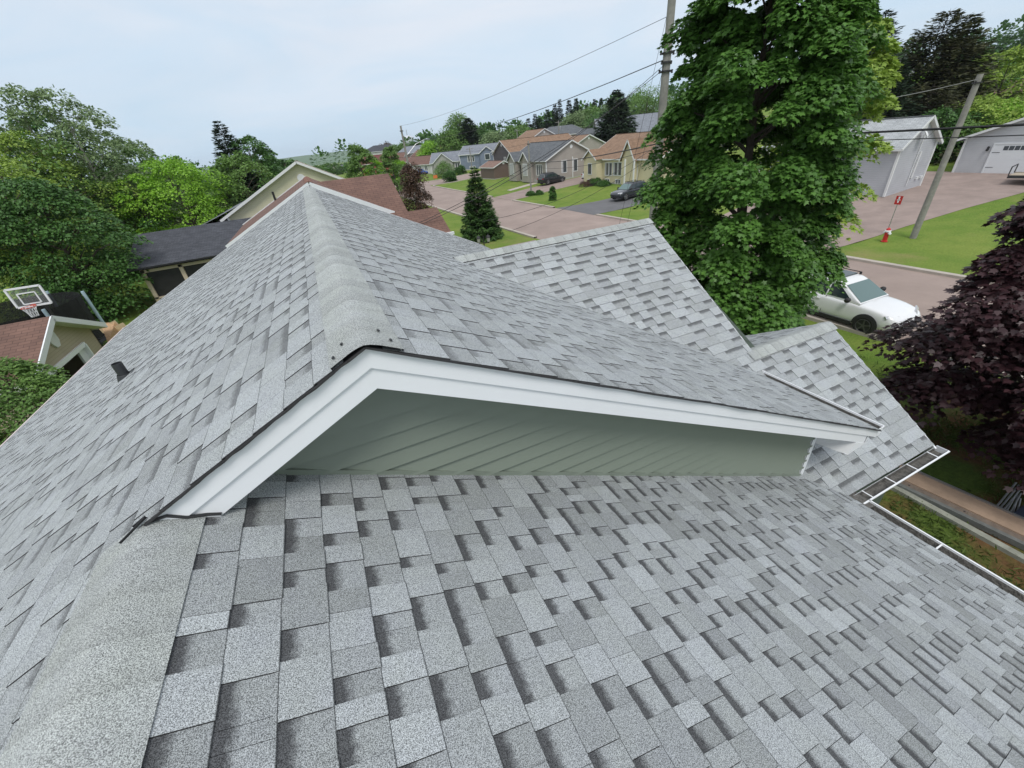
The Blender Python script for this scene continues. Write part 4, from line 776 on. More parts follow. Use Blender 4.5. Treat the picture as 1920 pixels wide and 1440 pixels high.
def leaves(name, C, D, Nn, size, tone, mt, parent, tmpl=LEAFQ, faces=LEAFQF):
    """C centres, D pointing directions, Nn normals, size per leaf, tone per leaf"""
    n = len(C); D = D / (np.linalg.norm(D, axis=1, keepdims=True) + 1e-9); X = np.cross(D, Nn); X /= (np.linalg.norm(X, axis=1, keepdims=True) + 1e-9); Z = np.cross(X, D)
    k = len(tmpl); V = (C[:, None, :] + size[:, None, None] * (tmpl[None, :, 0:1] * X[:, None, :] + tmpl[None, :, 1:2] * D[:, None, :] + tmpl[None, :, 2:3] * Z[:, None, :])).reshape(-1, 3).astype(np.float32)
    me = bpy.data.meshes.new(name); me.vertices.add(n * k); me.vertices.foreach_set('co', V.ravel())
    cnt = [len(f) for f in faces]; flat = np.concatenate([np.array(f) for f in faces]); loops = (np.arange(n)[:, None] * k + flat[None, :]).ravel().astype(np.int32)
    st = np.concatenate([[0], np.cumsum(np.tile(cnt, n))[:-1]]).astype(np.int32)
    me.loops.add(len(loops)); me.loops.foreach_set('vertex_index', loops); me.polygons.add(n * len(faces)); me.polygons.foreach_set('loop_start', st); me.polygons.foreach_set('loop_total', np.tile(cnt, n).astype(np.int32))
    at = me.attributes.new('tone', 'FLOAT', 'POINT'); at.data.foreach_set('value', np.repeat(tone, k).astype(np.float32))
    me.materials.append(mt); me.update(calc_edges=True); o = bpy.data.objects.new(name, me); col.objects.link(o); o.parent = parent; return o
def unit(v): return v / (np.linalg.norm(v, axis=-1, keepdims=True) + 1e-9)
def broadleaf(name, loc, h, rad, nclump, nleaf, size, mt, label, seed=1, tmpl=LEAFQ, faces=LEAFQF, cb=.18, shape=1.0, bark=None, tr=.12, droop=.35, clr=.16, gap=0.0, group=None, cat='tree', sway=(0, 0), top=.55, squash=.5, low=0):
    rg = np.random.default_rng(seed); r = empty(name, loc, 0, label, cat, group)
    zb = h * cb; hc = h - zb
    # clump centres: through the outer half of an egg-shaped volume, uneven
    a = rg.uniform(0, 2 * np.pi, nclump); t = (np.arange(nclump) + rg.uniform(0, 1, nclump)) / nclump; z = zb + hc * t ** .85
    tt = (z - zb) / hc; prof = np.where(tt < 1 - top, .72 + .28 * (tt / (1 - top)) ** .6, np.sqrt(np.maximum(0, 1 - ((tt - 1 + top) / top) ** 2)) ** shape)
    bulge = 1 + .16 * np.sin(a * 3 + seed) + .12 * np.sin(a * 5 + tt * 7 + seed * 2)
    q = rg.uniform(.25, 1, nclump) ** .5; rr = rad * prof * q * bulge * .86
    P_ = np.stack([np.cos(a) * rr + sway[0] * tt, np.sin(a) * rr + sway[1] * tt, z], 1)
    cs = rad * clr * rg.uniform(1.0, 2.2, nclump) * (.75 + .4 * (1 - tt))
    per = nleaf // nclump; n = per * nclump; ci = np.repeat(np.arange(nclump), per)
    d = unit(rg.normal(size=(n, 3))); d[:, 2] = np.abs(d[:, 2]) * 1.0 - .25
    outw = P_[ci].copy(); outw[:, 2] = 0; outw = unit(outw)
    rad_ = rg.uniform(.35, 1.08, n) ** .6
    C = P_[ci] + d * (cs[ci] * rad_)[:, None] * np.array([1, 1, squash]) + outw * (cs[ci] * .25)[:, None]
    C[:, 2] -= (np.linalg.norm((C - P_[ci])[:, :2], axis=1) ** 2) / (cs[ci]) * .35
    dirn = unit(outw * .7 + unit(d * [1, 1, .2]) * .8 + rg.normal(size=(n, 3)) * .45 + np.array([0, 0, -droop]))
    nn = unit(np.array([0, 0, 1.0]) + d * .7 + outw * .35 + rg.normal(size=(n, 3)) * .40)
    keep = rg.uniform(size=n) > gap
    ctone = rg.uniform(.2, .8, nclump); tone = np.clip(ctone[ci] * .55 + rg.uniform(0, .45, n), 0, 1)
    sz = size * rg.uniform(.65, 1.25, n)
    leaves('crown', C[keep], dirn[keep], nn[keep], sz[keep], tone[keep], mt, r, tmpl, faces)
    b = MB(); tr_ = h * .018 + tr * .5; sw = lambda f: (sway[0] * f + .12 * math.sin(f * 5 + seed), sway[1] * f + .12 * math.cos(f * 4 + seed))
    pts = [(sw(f)[0] * (f > 0), sw(f)[1] * (f > 0), f * h * .93) for f in (0, .12, .3, .5, .7, .93)]; pts[0] = (0, 0, -.1)
    b.tube(pts, [tr_ * 1.25, tr_, tr_ * .8, tr_ * .55, tr_ * .33, tr_ * .1], 8)
    for i in rg.choice(nclump, min(nclump, 26), replace=False):
        p = P_[i]; f = max(.12, (p[2] - np.hypot(p[0], p[1]) * .55) / (h * .93)); f = min(f, .85)
        s0 = Vector((np.interp(f, [0, .12, .3, .5, .7, .93], [q_[0] for q_ in pts]), np.interp(f, [0, .12, .3, .5, .7, .93], [q_[1] for q_ in pts]), f * h * .93)); e = Vector(p); m = s0.lerp(e, .5) + Vector((0, 0, (e - s0).length * .10)); rb = tr_ * (1 - f) * .45 + .012
        b.tube([s0, m, e], [rb, rb * .6, rb * .2], 5, cap=False)
    b.build('trunk', bark or BARK, r); return r
def spruce(name, loc, h, rad, mt, label, levels=None, spb=26, size=.32, seed=1, group=None, cat='tree', cb=.05, gap=.0, ragged=.2, pw=.85):
    rg = np.random.default_rng(seed); r = empty(name, loc, 0, label, cat, group); Cs, Ds, Ns, Ss, Ts = [], [], [], [], []
    levels = max(levels or 0, int(min(46, h * 3.6)))
    b = MB(); b.tube([(0, 0, -.1), (0, 0, h * .5), (0, 0, h)], [h * .017 + .03, h * .010 + .015, .01], 7)
    for k in range(levels):
        f = (k + rg.uniform(0, .6)) / levels; z = h * (cb + (1 - cb) * f); R0 = rad * (1 - f) ** pw
        nb = int(8 + 7 * (1 - f))
        for j in range(nb):
            if rg.uniform() < gap: continue
            a = rg.uniform(0, 2 * np.pi); Rb = R0 * rg.uniform(1 - ragged, 1 + ragged * .6) + .12; n = max(8, int(spb * (Rb / rad) + 4))
            t = rg.uniform(.05, 1, n) ** .7; dr = np.array([np.cos(a), np.sin(a), 0]); si = np.array([-np.sin(a), np.cos(a), 0]); wd = Rb * .26 * (1 - t) + .04
            lat = rg.uniform(-1, 1, n) * wd; zz = z - Rb * (.34 * np.sin(t * 2.2) - .16 * t ** 3) * (1.0 - .6 * f) + rg.uniform(-.5, .5, n) * (.16 * Rb + .10 * h / 10)
            Cs.append(dr[None] * (t * Rb)[:, None] + si[None] * lat[:, None] + np.array([0, 0, 1])[None] * zz[:, None])
            Ds.append(unit(dr[None] * 1.0 + si[None] * np.sign(lat)[:, None] * .55 + rg.normal(size=(n, 3)) * .18 + np.array([0, 0, -.12 + .35 * f])))
            Ns.append(unit(np.array([0, 0, 1.0])[None] + rg.normal(size=(n, 3)) * .35)); Ss.append(size * rg.uniform(.6, 1.3, n) * (.6 + .4 * (1 - f))); Ts.append(np.clip(rg.uniform(0, .7) + .3 * t * rg.uniform(.3, 1, n), 0, 1))
            if j % 2 == 0: b.tube([(0, 0, z), tuple(dr * Rb * .5 + [0, 0, z - Rb * .16]), tuple(dr * Rb * .9 + [0, 0, z - Rb * .2])], [.012 + R0 * .008, .01, .004], 4, cap=False)
    leaves('crown', np.concatenate(Cs), np.concatenate(Ds), np.concatenate(Ns), np.concatenate(Ss), np.concatenate(Ts), mt, r, NEED, NEEDF)
    b.build('trunk', BARK, r); return r
LM = leafmat('maple_leaves', (.038, .105, .018), (.145, .31, .055), .45, .28)
LD = leafmat('deep_green_leaves', (0.039, 0.106, 0.024), (0.106, 0.232, 0.049), .5, .2)
LB = leafmat('mid_green_leaves', (0.077, 0.165, 0.035), (0.194, 0.330, 0.077), .55, .25)
LY = leafmat('lime_leaves', (0.155, 0.330, 0.029), (0.369, 0.640, 0.068), .5, .35)
LYG = leafmat('yellow_green_leaves', (0.165, 0.271, 0.043), (0.369, 0.504, 0.088), .55, .3)
LBI = leafmat('birch_leaves', (0.136, 0.214, 0.088), (0.271, 0.369, 0.165), .55, .3)
LC = leafmat('copper_leaves', (.022, .009, .011), (.078, .036, .042), .42, .14, .4)
LCR = leafmat('red_brown_leaves', (0.057, 0.035, 0.024), (0.145, 0.088, 0.057), .5, .12)
SPM = leafmat('spruce_needles', (.035, .085, .024), (.105, .20, .055), .7, .12, .2)
SPD = leafmat('dark_spruce_needles', (.020, .040, .022), (.055, .088, .046), .7, .08, .2)
SPB = leafmat('olive_spruce_needles', (.042, .048, .022), (.095, .10, .045), .7, .08, .2)
def top_at(px, py, v):                                  # base and height of something whose top is on a sight line, at distance v
    p = onv(px, py, v); g = T(p[0], p[1]); return (p[0], p[1], g), p[2] - g
def top_u(px, py, u): p = onu(px, py, u); g = T(p[0], p[1]); return (p[0], p[1], g), p[2] - g
# big green maple and the copper maple in front of the house
broadleaf('maple_tree', (11.3, 8.45, -7.55), 11.9, 2.62, 480, 175000, .110, LM, 'big dark green maple between our roof and the road, covering the pole foot', seed=21, tmpl=LEAF5, faces=LEAF5F, cb=.10, droop=.55, clr=.12, top=.80, squash=.7, sway=(-.35, .35), tr=.04, shape=.8)
broadleaf('copper_maple', (12.9, 1.4, -7.55), 6.4, 2.95, 150, 70000, .112, LC, 'dark purple copper maple tree at the right edge in front of the white car', seed=33, tmpl=LEAF5, faces=LEAF5F, cb=.20, droop=.45, clr=.15, top=.75, squash=.55)
# spruce, small copper tree and young tree near the driveway
spruce('spruce_tree', (12.9, 35.6, -7.5), 5.7, 1.75, SPM, 'green young spruce on the lawn strip beside the road', levels=34, spb=110, size=.30, seed=3, cb=.02, pw=.8)
l, h = top_at(768, 312, 38); broadleaf('copper_tree', l, h, 1.30, 90, 17000, .13, LCR, 'small dark red-brown leaved tree in front of the tall leaning pole', seed=5, cb=.03, clr=.30, droop=.2, squash=.9, top=.8)
l, h = top_at(697, 298, 84); broadleaf('columnar_tree', l, h, 1.9, 50, 6000, .26, LY, 'low bright green bush tree left of the columnar tree', seed=6, cb=.05)
l, h = top_at(668, 272, 62); broadleaf('tree', l, h, 2.3, 90, 12000, .22, LB, 'round-topped green tree just past the golden brown roof', seed=7, cb=.1, clr=.2)
l, h = top_at(728, 276, 90); broadleaf('columnar_tree', l, h, 2.4, 80, 10000, .26, LB, 'bright green columnar tree left of the small copper tree', seed=8, cb=.03, clr=.22, top=.8)
l, h = top_at(745, 300, 100); broadleaf('tree', l, h, 2.2, 50, 6000, .28, LY, 'light green bush beside the columnar green tree', seed=9, cb=.03, clr=.22)
# left of the ridge: clump with the spruce spire
l, h = top_at(407, 226, 62); spruce('spruce_tree', l, h, 3.4, SPD, 'tall dark spruce spire standing above the leafy clump left of the yellow gable', levels=40, spb=60, size=.55, seed=10, pw=.7)
l, h = top_at(455, 256, 62); broadleaf('tree', l, h, 3.6, 60, 8500, .27, LD, 'dark green broadleaf tree right beside the spruce spire', seed=11, cb=.1)
l, h = top_at(487, 280, 68); broadleaf('tree', l, h, 3.0, 44, 6000, .28, LD, 'dark rounded tree at the right end of the clump by the yellow gable', seed=12, cb=.1)
l, h = top_at(438, 290, 52); broadleaf('tree', l, h, 3.7, 60, 9000, .22, LB, 'mid green tree in front of the dark spruce spire', seed=13, cb=.05)
l, h = top_at(400, 320, 60); broadleaf('tree', l, h, 2.6, 40, 5000, .24, LB, 'small mid green tree at the left foot of the spruce spire', seed=14, cb=.05)
l, h = top_at(530, 300, 140); broadleaf('tree', l, h, 6, 40, 3500, .6, LD, 'green tree behind the left slope of the golden brown roofed house', seed=15, cb=.05)
# left forest edge
forest = [  # px, py, v, radius, leaf mat, leaf size, n, bark, cb, gap, label
 (10, 166, 50, 4.2, LBI, .24, 9000, BIRCH, .25, .25, 'tall pale birch at the left edge of the picture, its top against the sky'),
 (88, 170, 50, 4.0, LBI, .22, 11000, BIRCH, .25, .15, 'tallest pale birch, second from the left edge'),
 (165, 238, 53, 2.6, LBI, .20, 4500, BIRCH, .25, .45, 'thin birch with bare pale stems showing through, right of the tallest birch'),
 (235, 280, 53, 3.0, LB, .22, 6500, BIRCH, .15, .1, 'mid green tree right of the thin birch'),
 (110, 262, 52, 4.6, LB, .22, 10000, BARK, .1, 0, 'mid green tree below the tallest birch'),
 (20, 248, 46, 4.4, LYG, .20, 11000, BARK, .1, 0, 'yellow-green tree at the left edge under the birches'),
 (-45, 290, 36, 3.6, LYG, .17, 9000, BARK, .05, 0, 'bright yellow-green tree cut by the left edge of the picture'),
 (38, 338, 33.5, 3.3, LD, .19, 17000, BARK, .04, 0, 'large dark green maple in the middle of the left trees'),
 (185, 345, 47.5, 3.4, LD, .18, 9000, BARK, .03, 0, 'dark green tree between the large dark maple and the pavilion'),
 (-5, 385, 33, 2.8, LD, .16, 9000, BARK, .03, 0, 'dark green tree behind the basketball hoop'),
 (305, 300, 48, 4.1, LY, .20, 15000, BARK, .05, 0, 'bright lime green maple behind the charcoal pavilion roof'),
 (238, 330, 47, 2.8, LY, .19, 7000, BARK, .05, 0, 'lime green tree at the left corner of the pavilion roof'),
 (372, 345, 50, 2.3, LY, .19, 5000, BARK, .05, 0, 'small lime green tree between the lime maple and the yellow gable'),
 (-40, 420, 33, 2.4, LYG, .15, 6500, BARK, .03, 0, 'yellow-green shrub tree left of the basketball hoop'),
 (300, 300, 75, 4.5, LB, .35, 5000, BARK, .05, 0, 'mid green tree far behind the lime maple'),
 (215, 260, 66, 4.6, LBI, .3, 7000, BARK, .05, .1, 'pale green tree behind the thin birch'),
 (70, 215, 58, 5.0, LD, .3, 8000, BARK, .05, 0, 'dark tree filling the gap behind the birches'),
 (-60, 230, 44, 5.0, LB, .25, 7000, BARK, .05, 0, 'mid green tree just outside the left edge of the picture')]
for i, (px, py, v, rad, m_, sz, n, bk, cb, gp, lab) in enumerate(forest):
    l, h = top_at(px, py, v); broadleaf('tree', l, h, rad, max(14, n // 130), n, sz, m_, lab, seed=40 + i, bark=bk, cb=cb, gap=gp, group='trees at the left garden edge', clr=.17)
broadleaf('shrub', (-8.9, 14.2, -7.5), 3.6, 1.6, 110, 22000, .085, LB, 'leafy green shrub at the bottom of the left edge, below the shed roof', seed=60, cb=.03, clr=.22, cat='shrub')
broadleaf('shrub', (-10.9, 13.9, -7.5), 3.2, 1.5, 40, 6500, .085, LYG, 'yellow-green shrub in front of the shed eave at the picture edge', seed=61, cb=.03, clr=.22, cat='shrub')
# under the big maple
broadleaf('shrub', (9.2, 8.4, -7.5), 1.7, 1.3, 30, 5500, .09, LD, 'low dark green shrub at the foot of the big maple', seed=62, cb=.03, clr=.25, cat='shrub')
# right side, beyond the driveway
def tr_u(px, py, u, rad, m_, sz, n, lab, seed, kind='b', **k):
    l, h = top_u(px, py, u)
    if kind == 'b': broadleaf('tree', l, h, rad, max(14, n // 130), n, sz, m_, lab, seed=seed, cb=.05, clr=.18, group='trees beyond the driveway', **k)
    else: spruce('spruce_tree', l, h, rad, m_, lab, seed=seed, group='trees beyond the driveway', **k)
tr_u(1783, 16, 66, 8.0, SPB, 0, 0, 'large ragged olive-brown spruce behind the leaning pole', 70, 's', levels=30, spb=80, size=.75, ragged=.45, pw=.62)
tr_u(1830, 26, 68, 4.5, SPB, 0, 0, 'second leader of the ragged spruce, close on its right', 71, 's', levels=26, spb=60, size=.7, ragged=.4, pw=.7)
tr_u(1665, 18, 60, 5.0, SPD, 0, 0, 'dark spruce right of the big green maple', 72, 's', levels=30, spb=70, size=.6, ragged=.4, pw=.7)
tr_u(1640, 60, 58, 4.0, SPD, 0, 0, 'dark spruce just behind the right side of the big maple', 73, 's', levels=26, spb=55, size=.6, ragged=.4)
tr_u(1690, 110, 56, 4.5, SPD, 0, 0, 'low dark spruce behind the ridge of the light grey house', 74, 's', levels=22, spb=60, size=.6, ragged=.4)
tr_u(1755, 150, 60, 6.5, SPB, 0, 0, 'broad low spruce below the large ragged spruce', 75, 's', levels=20, spb=90, size=.6, ragged=.4, pw=.6)
tr_u(1850, 185, 62, 4.6, LYG, .28, 11000, 'yellow-green tree above the garage roof', 76)
tr_u(1905, 95, 74, 5.5, LYG, .33, 11000, 'yellow-green tree high on the hill at the right edge', 77)
tr_u(1815, 215, 60, 3.4, LB, .26, 8000, 'green tree between the leaning pole and the garage', 78)
tr_u(1900, 190, 64, 4.5, LY, .28, 9000, 'light green tree behind the right part of the garage', 79)
tr_u(1775, 205, 58, 3.0, LD, .24, 7000, 'dark green tree beside the right rake of the light grey house', 80)
tr_u(1840, 100, 100, 7, LD, .6, 5000, 'dark tree by the pale hill house', 81)
tr_u(1720, 190, 64, 4.0, LD, .3, 7000, 'dark green tree rising behind the light grey gable', 82)
tr_u(1700, 128, 80, 5.0, LY, .45, 3000, 'light green tree near the white steep gable', 83)
l, h = top_u(1612, 20, 19); broadleaf('tree', l, h, 1.9, 60, 8500, .17, LYG, 'lighter green tree leaning out from behind the right side of the big maple', seed=84, cb=.3, clr=.2, tmpl=LEAF5, faces=LEAF5F)
# up the street
sp = [(990, 222), (1003, 214), (1012, 220), (1040, 196), (1049, 186), (1067, 187), (1080, 184), (1100, 194), (1115, 186), (1127, 184), (975, 232), (955, 240), (1026, 205), (1090, 200), (1140, 190), (943, 246)]
ORD = 'first second third fourth fifth sixth seventh eighth ninth tenth eleventh twelfth thirteenth fourteenth fifteenth sixteenth'.split()
for i, (px, py) in enumerate(sorted(sp)):
    l, h = top_at(px, py, 146 + 9 * (i % 3)); spruce('spruce_tree', l, h, 2.9, SPD, ORD[i] + ' dark spruce from the left in the skyline row above the tan roofs', levels=20, spb=14, size=.9, seed=90 + i, group='spruces on the skyline')
l, h = top_at(1157, 168, 92); spruce('spruce_tree', l, h, 6.2, SPD, 'broad dark spruce towering left of the long slate roof', levels=24, spb=60, size=1.0, seed=120, ragged=.3, pw=.7)
l, h = top_at(876, 222, 150); spruce('spruce_tree', l, h, 6.5, SPD, 'dark spruce beside the round green trees above the blue-grey house', levels=20, spb=44, size=1.3, seed=121, ragged=.3, pw=.6)
for i, (px, py, v, rad, m_, lab) in enumerate([(858, 217, 155, 6.5, LB, 'tall round green tree left of the dark spruce above the blue-grey house'), (847, 250, 150, 6, LB, 'lower round green tree above the blue-grey house'), (905, 240, 160, 5.5, LD, 'dark leafy tree right of the spruce above the blue-grey house'),
    (815, 258, 190, 6, LD, 'dark round tree on the skyline left of the spruce pair'), (803, 268, 170, 4.5, LY, 'bright green round tree in front of the tan gable'), (780, 268, 200, 5, LD, 'dark bush tree beside the street lamp arm'), (748, 272, 205, 6, LB, 'green tree behind the tall leaning pole'),
    (722, 270, 240, 6, LCR, 'dark red tree beside the hip roofed house'), (1215, 168, 120, 8, LB, 'green tree on the hill behind the wooden pole'), (1190, 185, 130, 9, LB, 'green tree above the left end of the long slate roof'), (1128, 212, 116, 5, LD, 'tree right of the brick house on the slope'), (1098, 262, 92, 2.6, LB, 'small green tree in front of the brick house'),
    (930, 250, 140, 6, LBI, 'grey-green tree behind the brown house roof'), (968, 240, 140, 7, LB, 'green tree left of the charcoal hip roof'), (1085, 215, 138, 6, LBI, 'pale green tree right of the charcoal hip roof'), (1150, 195, 125, 7, LBI, 'pale tree beside the broad dark spruce'), (1110, 205, 140, 7, LB, 'green tree above the brick house')]):
    l, h = top_at(px, py, v); broadleaf('tree', l, h, rad, 60, 7000, .55 if v > 130 else .38, m_, lab, seed=130 + i, cb=.04, clr=.27, squash=.8)
for (px, py, v, rad, m_, lab, cat) in [(842, 322, 100, 1.2, LD, 'dark round bush on the corner lawn', 'bush'), (830, 306, 116, 2.6, LB, 'large round green bush in front of the blue-grey house', 'bush'), (862, 312, 113, 1.3, LD, 'low dark bush below the windows of the blue-grey house', 'bush'), (1118, 336, 54, .8, LD, 'dark clipped bush at the left corner of the cream house', 'bush'), (1133, 340, 52, .75, LD, 'second clipped bush below the cream house windows', 'bush'), (1104, 340, 55, 1.1, LCR, 'reddish low shrub left of the cream house', 'shrub'), (1010, 360, 57, .45, LD, 'tiny young conifer on the lawn right of the thin pole', 'shrub'), (994, 362, 57.5, .5, LD, 'tiny young conifer at the foot of the thin pole', 'shrub'), (1036, 350, 50, .35, LD, 'tiny sapling in the middle of the lawn', 'sapling')]:
    l, h = top_at(px, py, v); broadleaf('bush', l, max(h, .5), rad, 30, 4500, .13 if v < 70 else .24, m_, lab, seed=int(px), cb=.02, clr=.36, cat=cat, squash=.8)
# far woods (nobody could count these) and the distant wooded ridge
def woods(name, pts, n, hgt, size, mt, depth, label):
    rg = np.random.default_rng(len(name) + n); P2 = np.array(pts, float); s = rg.uniform(0, len(P2) - 1, n); i = s.astype(int); f = (s - i)[:, None]; base = P2[i] * (1 - f) + P2[i + 1] * f; base += rg.normal(size=(n, 2)) * depth
    k = 170; ci = np.repeat(np.arange(n), k); hh = hgt * rg.uniform(.65, 1.15, n); d = unit(rg.normal(size=(n * k, 3))) * rg.uniform(.4, 1, (n * k, 1)) ** .5; z0 = np.array([T(x, y) for x, y in base])
    C = np.stack([base[ci, 0] + d[:, 0] * hgt * .33, base[ci, 1] + d[:, 1] * hgt * .33, z0[ci] + hh[ci] * (.55 + .45 * d[:, 2])], 1)
    root = empty(name, (0, 0, 0)); o = leaves(name, C, unit(d + [0, 0, -.2]), unit(d + [0, 0, .8]), size * .42 * rg.uniform(.6, 1.3, len(C)), np.clip(rg.uniform(0, .6, n)[ci] + rg.uniform(0, .4, len(C)), 0, 1), mt, None, TUFT, TUFTF)
    bpy.data.objects.remove(root); tag(o, label, 'wood', kind='stuff')
woods('far_wood', [(60, 230), (130, 215), (200, 200), (300, 170), (340, 60), (330, -40)], 330, 13, 3.2, LD, 18, 'far leafy wood covering the hill on the right')
woods('far_wood', [(-260, 250), (-150, 300), (-60, 330), (40, 380), (140, 420)], 300, 7, 3.0, LB, 30, 'far line of trees in the valley on the left')
woods('far_wood', [(-90, 60), (-75, 100), (-50, 120), (-20, 150)], 160, 9.5, 2.0, LD, 9, 'wood behind the left garden trees')
woods('far_wood', [(-100, 700), (60, 650), (300, 620), (500, 500)], 340, 8, 4.5, LD, 60, 'dark tree belt in front of the far town')
HILLM = leafmat('maple_leaves', (.038, .105, .018), (.145, .31, .055), .45, .28)
b = MB(); rr = random.Random(2); prev = None; xs = [-2600 + 60 * i for i in range(110)]
prof = [(x, 2900 + .1 * x, 2 + 14 * (math.sin(x * .0009 + 1) * .5 + .5) + 3.0 * math.sin(x * .006) + rr.uniform(-1.2, 1.2)) for x in xs]
for i in range(len(xs) - 1):
    p, q = prof[i], prof[i + 1]; b.face([(p[0], p[1] - 700, -32), (q[0], q[1] - 700, -32), (q[0], q[1], q[2]), (p[0], p[1], p[2])]); b.face([(p[0], p[1], p[2]), (q[0], q[1], q[2]), (q[0], q[1] + 900, -32), (p[0], p[1] + 900, -32)])
o = b.build('hills', HILLM, smooth=True); tag(o, kind='structure')
# rough grass on the bare ground between the house and the copper maple
def tufts(n, reg, mt, label, size=.09):
    rg = np.random.default_rng(3); x = rg.uniform(reg[0], reg[1], n); y = rg.uniform(reg[2], reg[3], n); m = (np.sin(x * 2.1 + np.sin(y * 1.7) * 1.5) + np.sin(y * 2.6 + x) + rg.normal(size=n) * .8) > .1; x, y = x[m], y[m]; n = len(x)
    C = np.stack([x, y, np.full(n, -7.49)], 1); D = unit(np.stack([rg.normal(size=n) * .8, rg.normal(size=n) * .8, rg.uniform(.3, 1, n)], 1)); o = leaves('grass_tufts', C, D, unit(rg.normal(size=(n, 3))), size * rg.uniform(.6, 1.8, n), rg.uniform(0, 1, n), mt, None, NEED * [.45, 1, 1], NEEDF); tag(o, label, 'grass', kind='stuff')
tufts(60000, (4.8, 15.5, -4, 6.5), leafmat('grass_blades', (.045, .085, .016), (.13, .18, .045), .7, .2, .2), 'rough grass tufts on the bare strip below the gutter')
# ------------------------------------------------------------------ vehicles
PWHITE = mat('white_car_paint', (.82, .83, .84), .22, var=.02, coat=.6); PBLACK = mat('black_car_paint', (.014, .015, .018), .2, var=.05, coat=.6); PNAVY = mat('dark_grey_car_paint', (.03, .034, .042), .2, var=.05, coat=.6); PBLUE = mat('blue_car_paint', (.03, .08, .34), .25, var=.05, coat=.6)
TYRE = mat('tyre', (.018, .018, .018), .8, var=.2); RIMB = mat('dark_rim', (.10, .10, .105), .35, .4, var=.1); RIMS = mat('silver_rim', (.45, .46, .47), .3, .8, var=.05); CLAD = mat('black_cladding', (.022, .022, .024), .6)
LAMP = mat('headlight', (.55, .57, .6), .12, var=.02); TAIL = mat('taillight', (.30, .012, .012), .2, var=.05); CARGL = glass('car_glass', (.02, .035, .038), .05); WSGL = glass('windshield_glass', (.10, .17, .165), .06)
def car(loc, rz, paint, label, L_=4.6, Wd=1.86, Hh=1.66, rim=RIMB, wagon=False, group=None):
    r = empty('parked_car', loc, rz, label, 'car', group); w = Wd / 2; k = L_ / 4.5; hb = 1.05 if Hh > 1.68 else (1.0 if Hh > 1.55 else .92)
    st = [(-2.25, .45, .78, .80), (-2.19, .32, .97, .89), (-1.9, .25, hb + .02, .96), (-1.3, .22, hb + .03, 1.0), (-.5, .22, hb + .01, 1.0), (.4, .22, hb - .01, 1.0), (.95, .22, hb - .02, 1.0), (1.4, .22, hb - .05, .99), (1.85, .24, hb - .13, .95), (2.12, .30, hb - .24, .87), (2.25, .42, hb - .40, .74)]
    b = MB(); rings = []
    for x, zb, zt, f in st:
        W_ = w * f; h = [(0, zb), (W_ * .80, zb), (W_ * .97, zb + .10), (W_ * 1.0, zb + .34), (W_ * .975, zt - .14), (W_ * .93, zt - .03), (W_ * .80, zt + .015), (0, zt + .045)]
        rings.append([Vector((x * k, y, z)) for y, z in h] + [Vector((x * k, -y, z)) for y, z in h[-2:0:-1]])
    vs = [tuple(p) for rr_ in rings for p in rr_]; n = len(rings[0]); fs = []
    for i in range(len(rings) - 1):
        for j in range(n): fs.append((i * n + j, i * n + (j + 1) % n, (i + 1) * n + (j + 1) % n, (i + 1) * n + j))
    fs.append(tuple(range(n))[::-1]); fs.append(tuple((len(rings) - 1) * n + j for j in range(n)))
    me = bpy.data.meshes.new('body'); me.from_pydata(vs, [], fs); me.materials.append(paint)
    # cabin hull
    xb0, xb1, xt0, xt1 = (-2.10, 1.02, -1.72, .12) if not wagon else (-2.12, 1.0, -1.88, .05); xb0, xb1, xt0, xt1 = [q * k for q in (xb0, xb1, xt0, xt1)]
    wb, wt = w * .90, w * .70; zt = Hh
    def wz_(z): return wb - (wb - wt) * (z - hb) / (zt - hb)
    body = bpy.data.objects.new('body', me); col.objects.link(body); body.parent = r; me.polygons.foreach_set('use_smooth', [True] * len(fs)); ss = body.modifiers.new('smooth', 'SUBSURF'); ss.levels = ss.render_levels = 2
    def top(x):                                         # height of the roof skin over x
        if x < xt0: return hb + (zt - .05 - hb) * (x - xb0) / (xt0 - xb0)
        if x > xt1: return hb + (zt - .05 - hb) * (xb1 - x) / (xb1 - xt1)
        s_ = (x - xt0) / (xt1 - xt0); return zt - .05 + .05 * math.sin(math.pi * min(1, max(0, s_)) ** .9)
    xs = [xb0, xb0 + (xt0 - xb0) * .5, xt0 - .05, xt0 + .10, xt0 * .5 + xt1 * .5 - .3, xt1 - .35, xt1 - .02, xt1 + .16, xt1 + (xb1 - xt1) * .6, xb1]; rg_ = []
    for x in xs:
        z1 = max(top(x), hb + .001); h = [(wz_(hb) + .0, hb - .12), (wz_(hb), hb), (wz_(hb + (z1 - hb) * .5), hb + (z1 - hb) * .5), (wz_(hb + (z1 - hb) * .93) - .0, hb + (z1 - hb) * .93), (wz_(z1) - .06, z1 + .0), (wz_(z1) * .5, z1 + .015)]; rg_.append([(x, y, z) for y, z in h] + [(x, -y, z) for y, z in h[::-1]])
    b = MB(); n2 = len(rg_[0]); b.v = [p for q in rg_ for p in q]
    for i in range(len(rg_) - 1):
        for j in range(n2 - 1): b.f.append((i * n2 + j, i * n2 + j + 1, (i + 1) * n2 + j + 1, (i + 1) * n2 + j)); b.uv.append([(0, 0)] * 4); b.cl.append([(0, 0, 0, 1)] * 4); b.m.append(0)
    rf = b.build('roof', paint, r, smooth=True); ss = rf.modifiers.new('smooth', 'SUBSURF'); ss.levels = ss.render_levels = 1
    def side(pts, s, off=.008): return [(x, s * (wz_(z) + off), z) for x, z in pts]
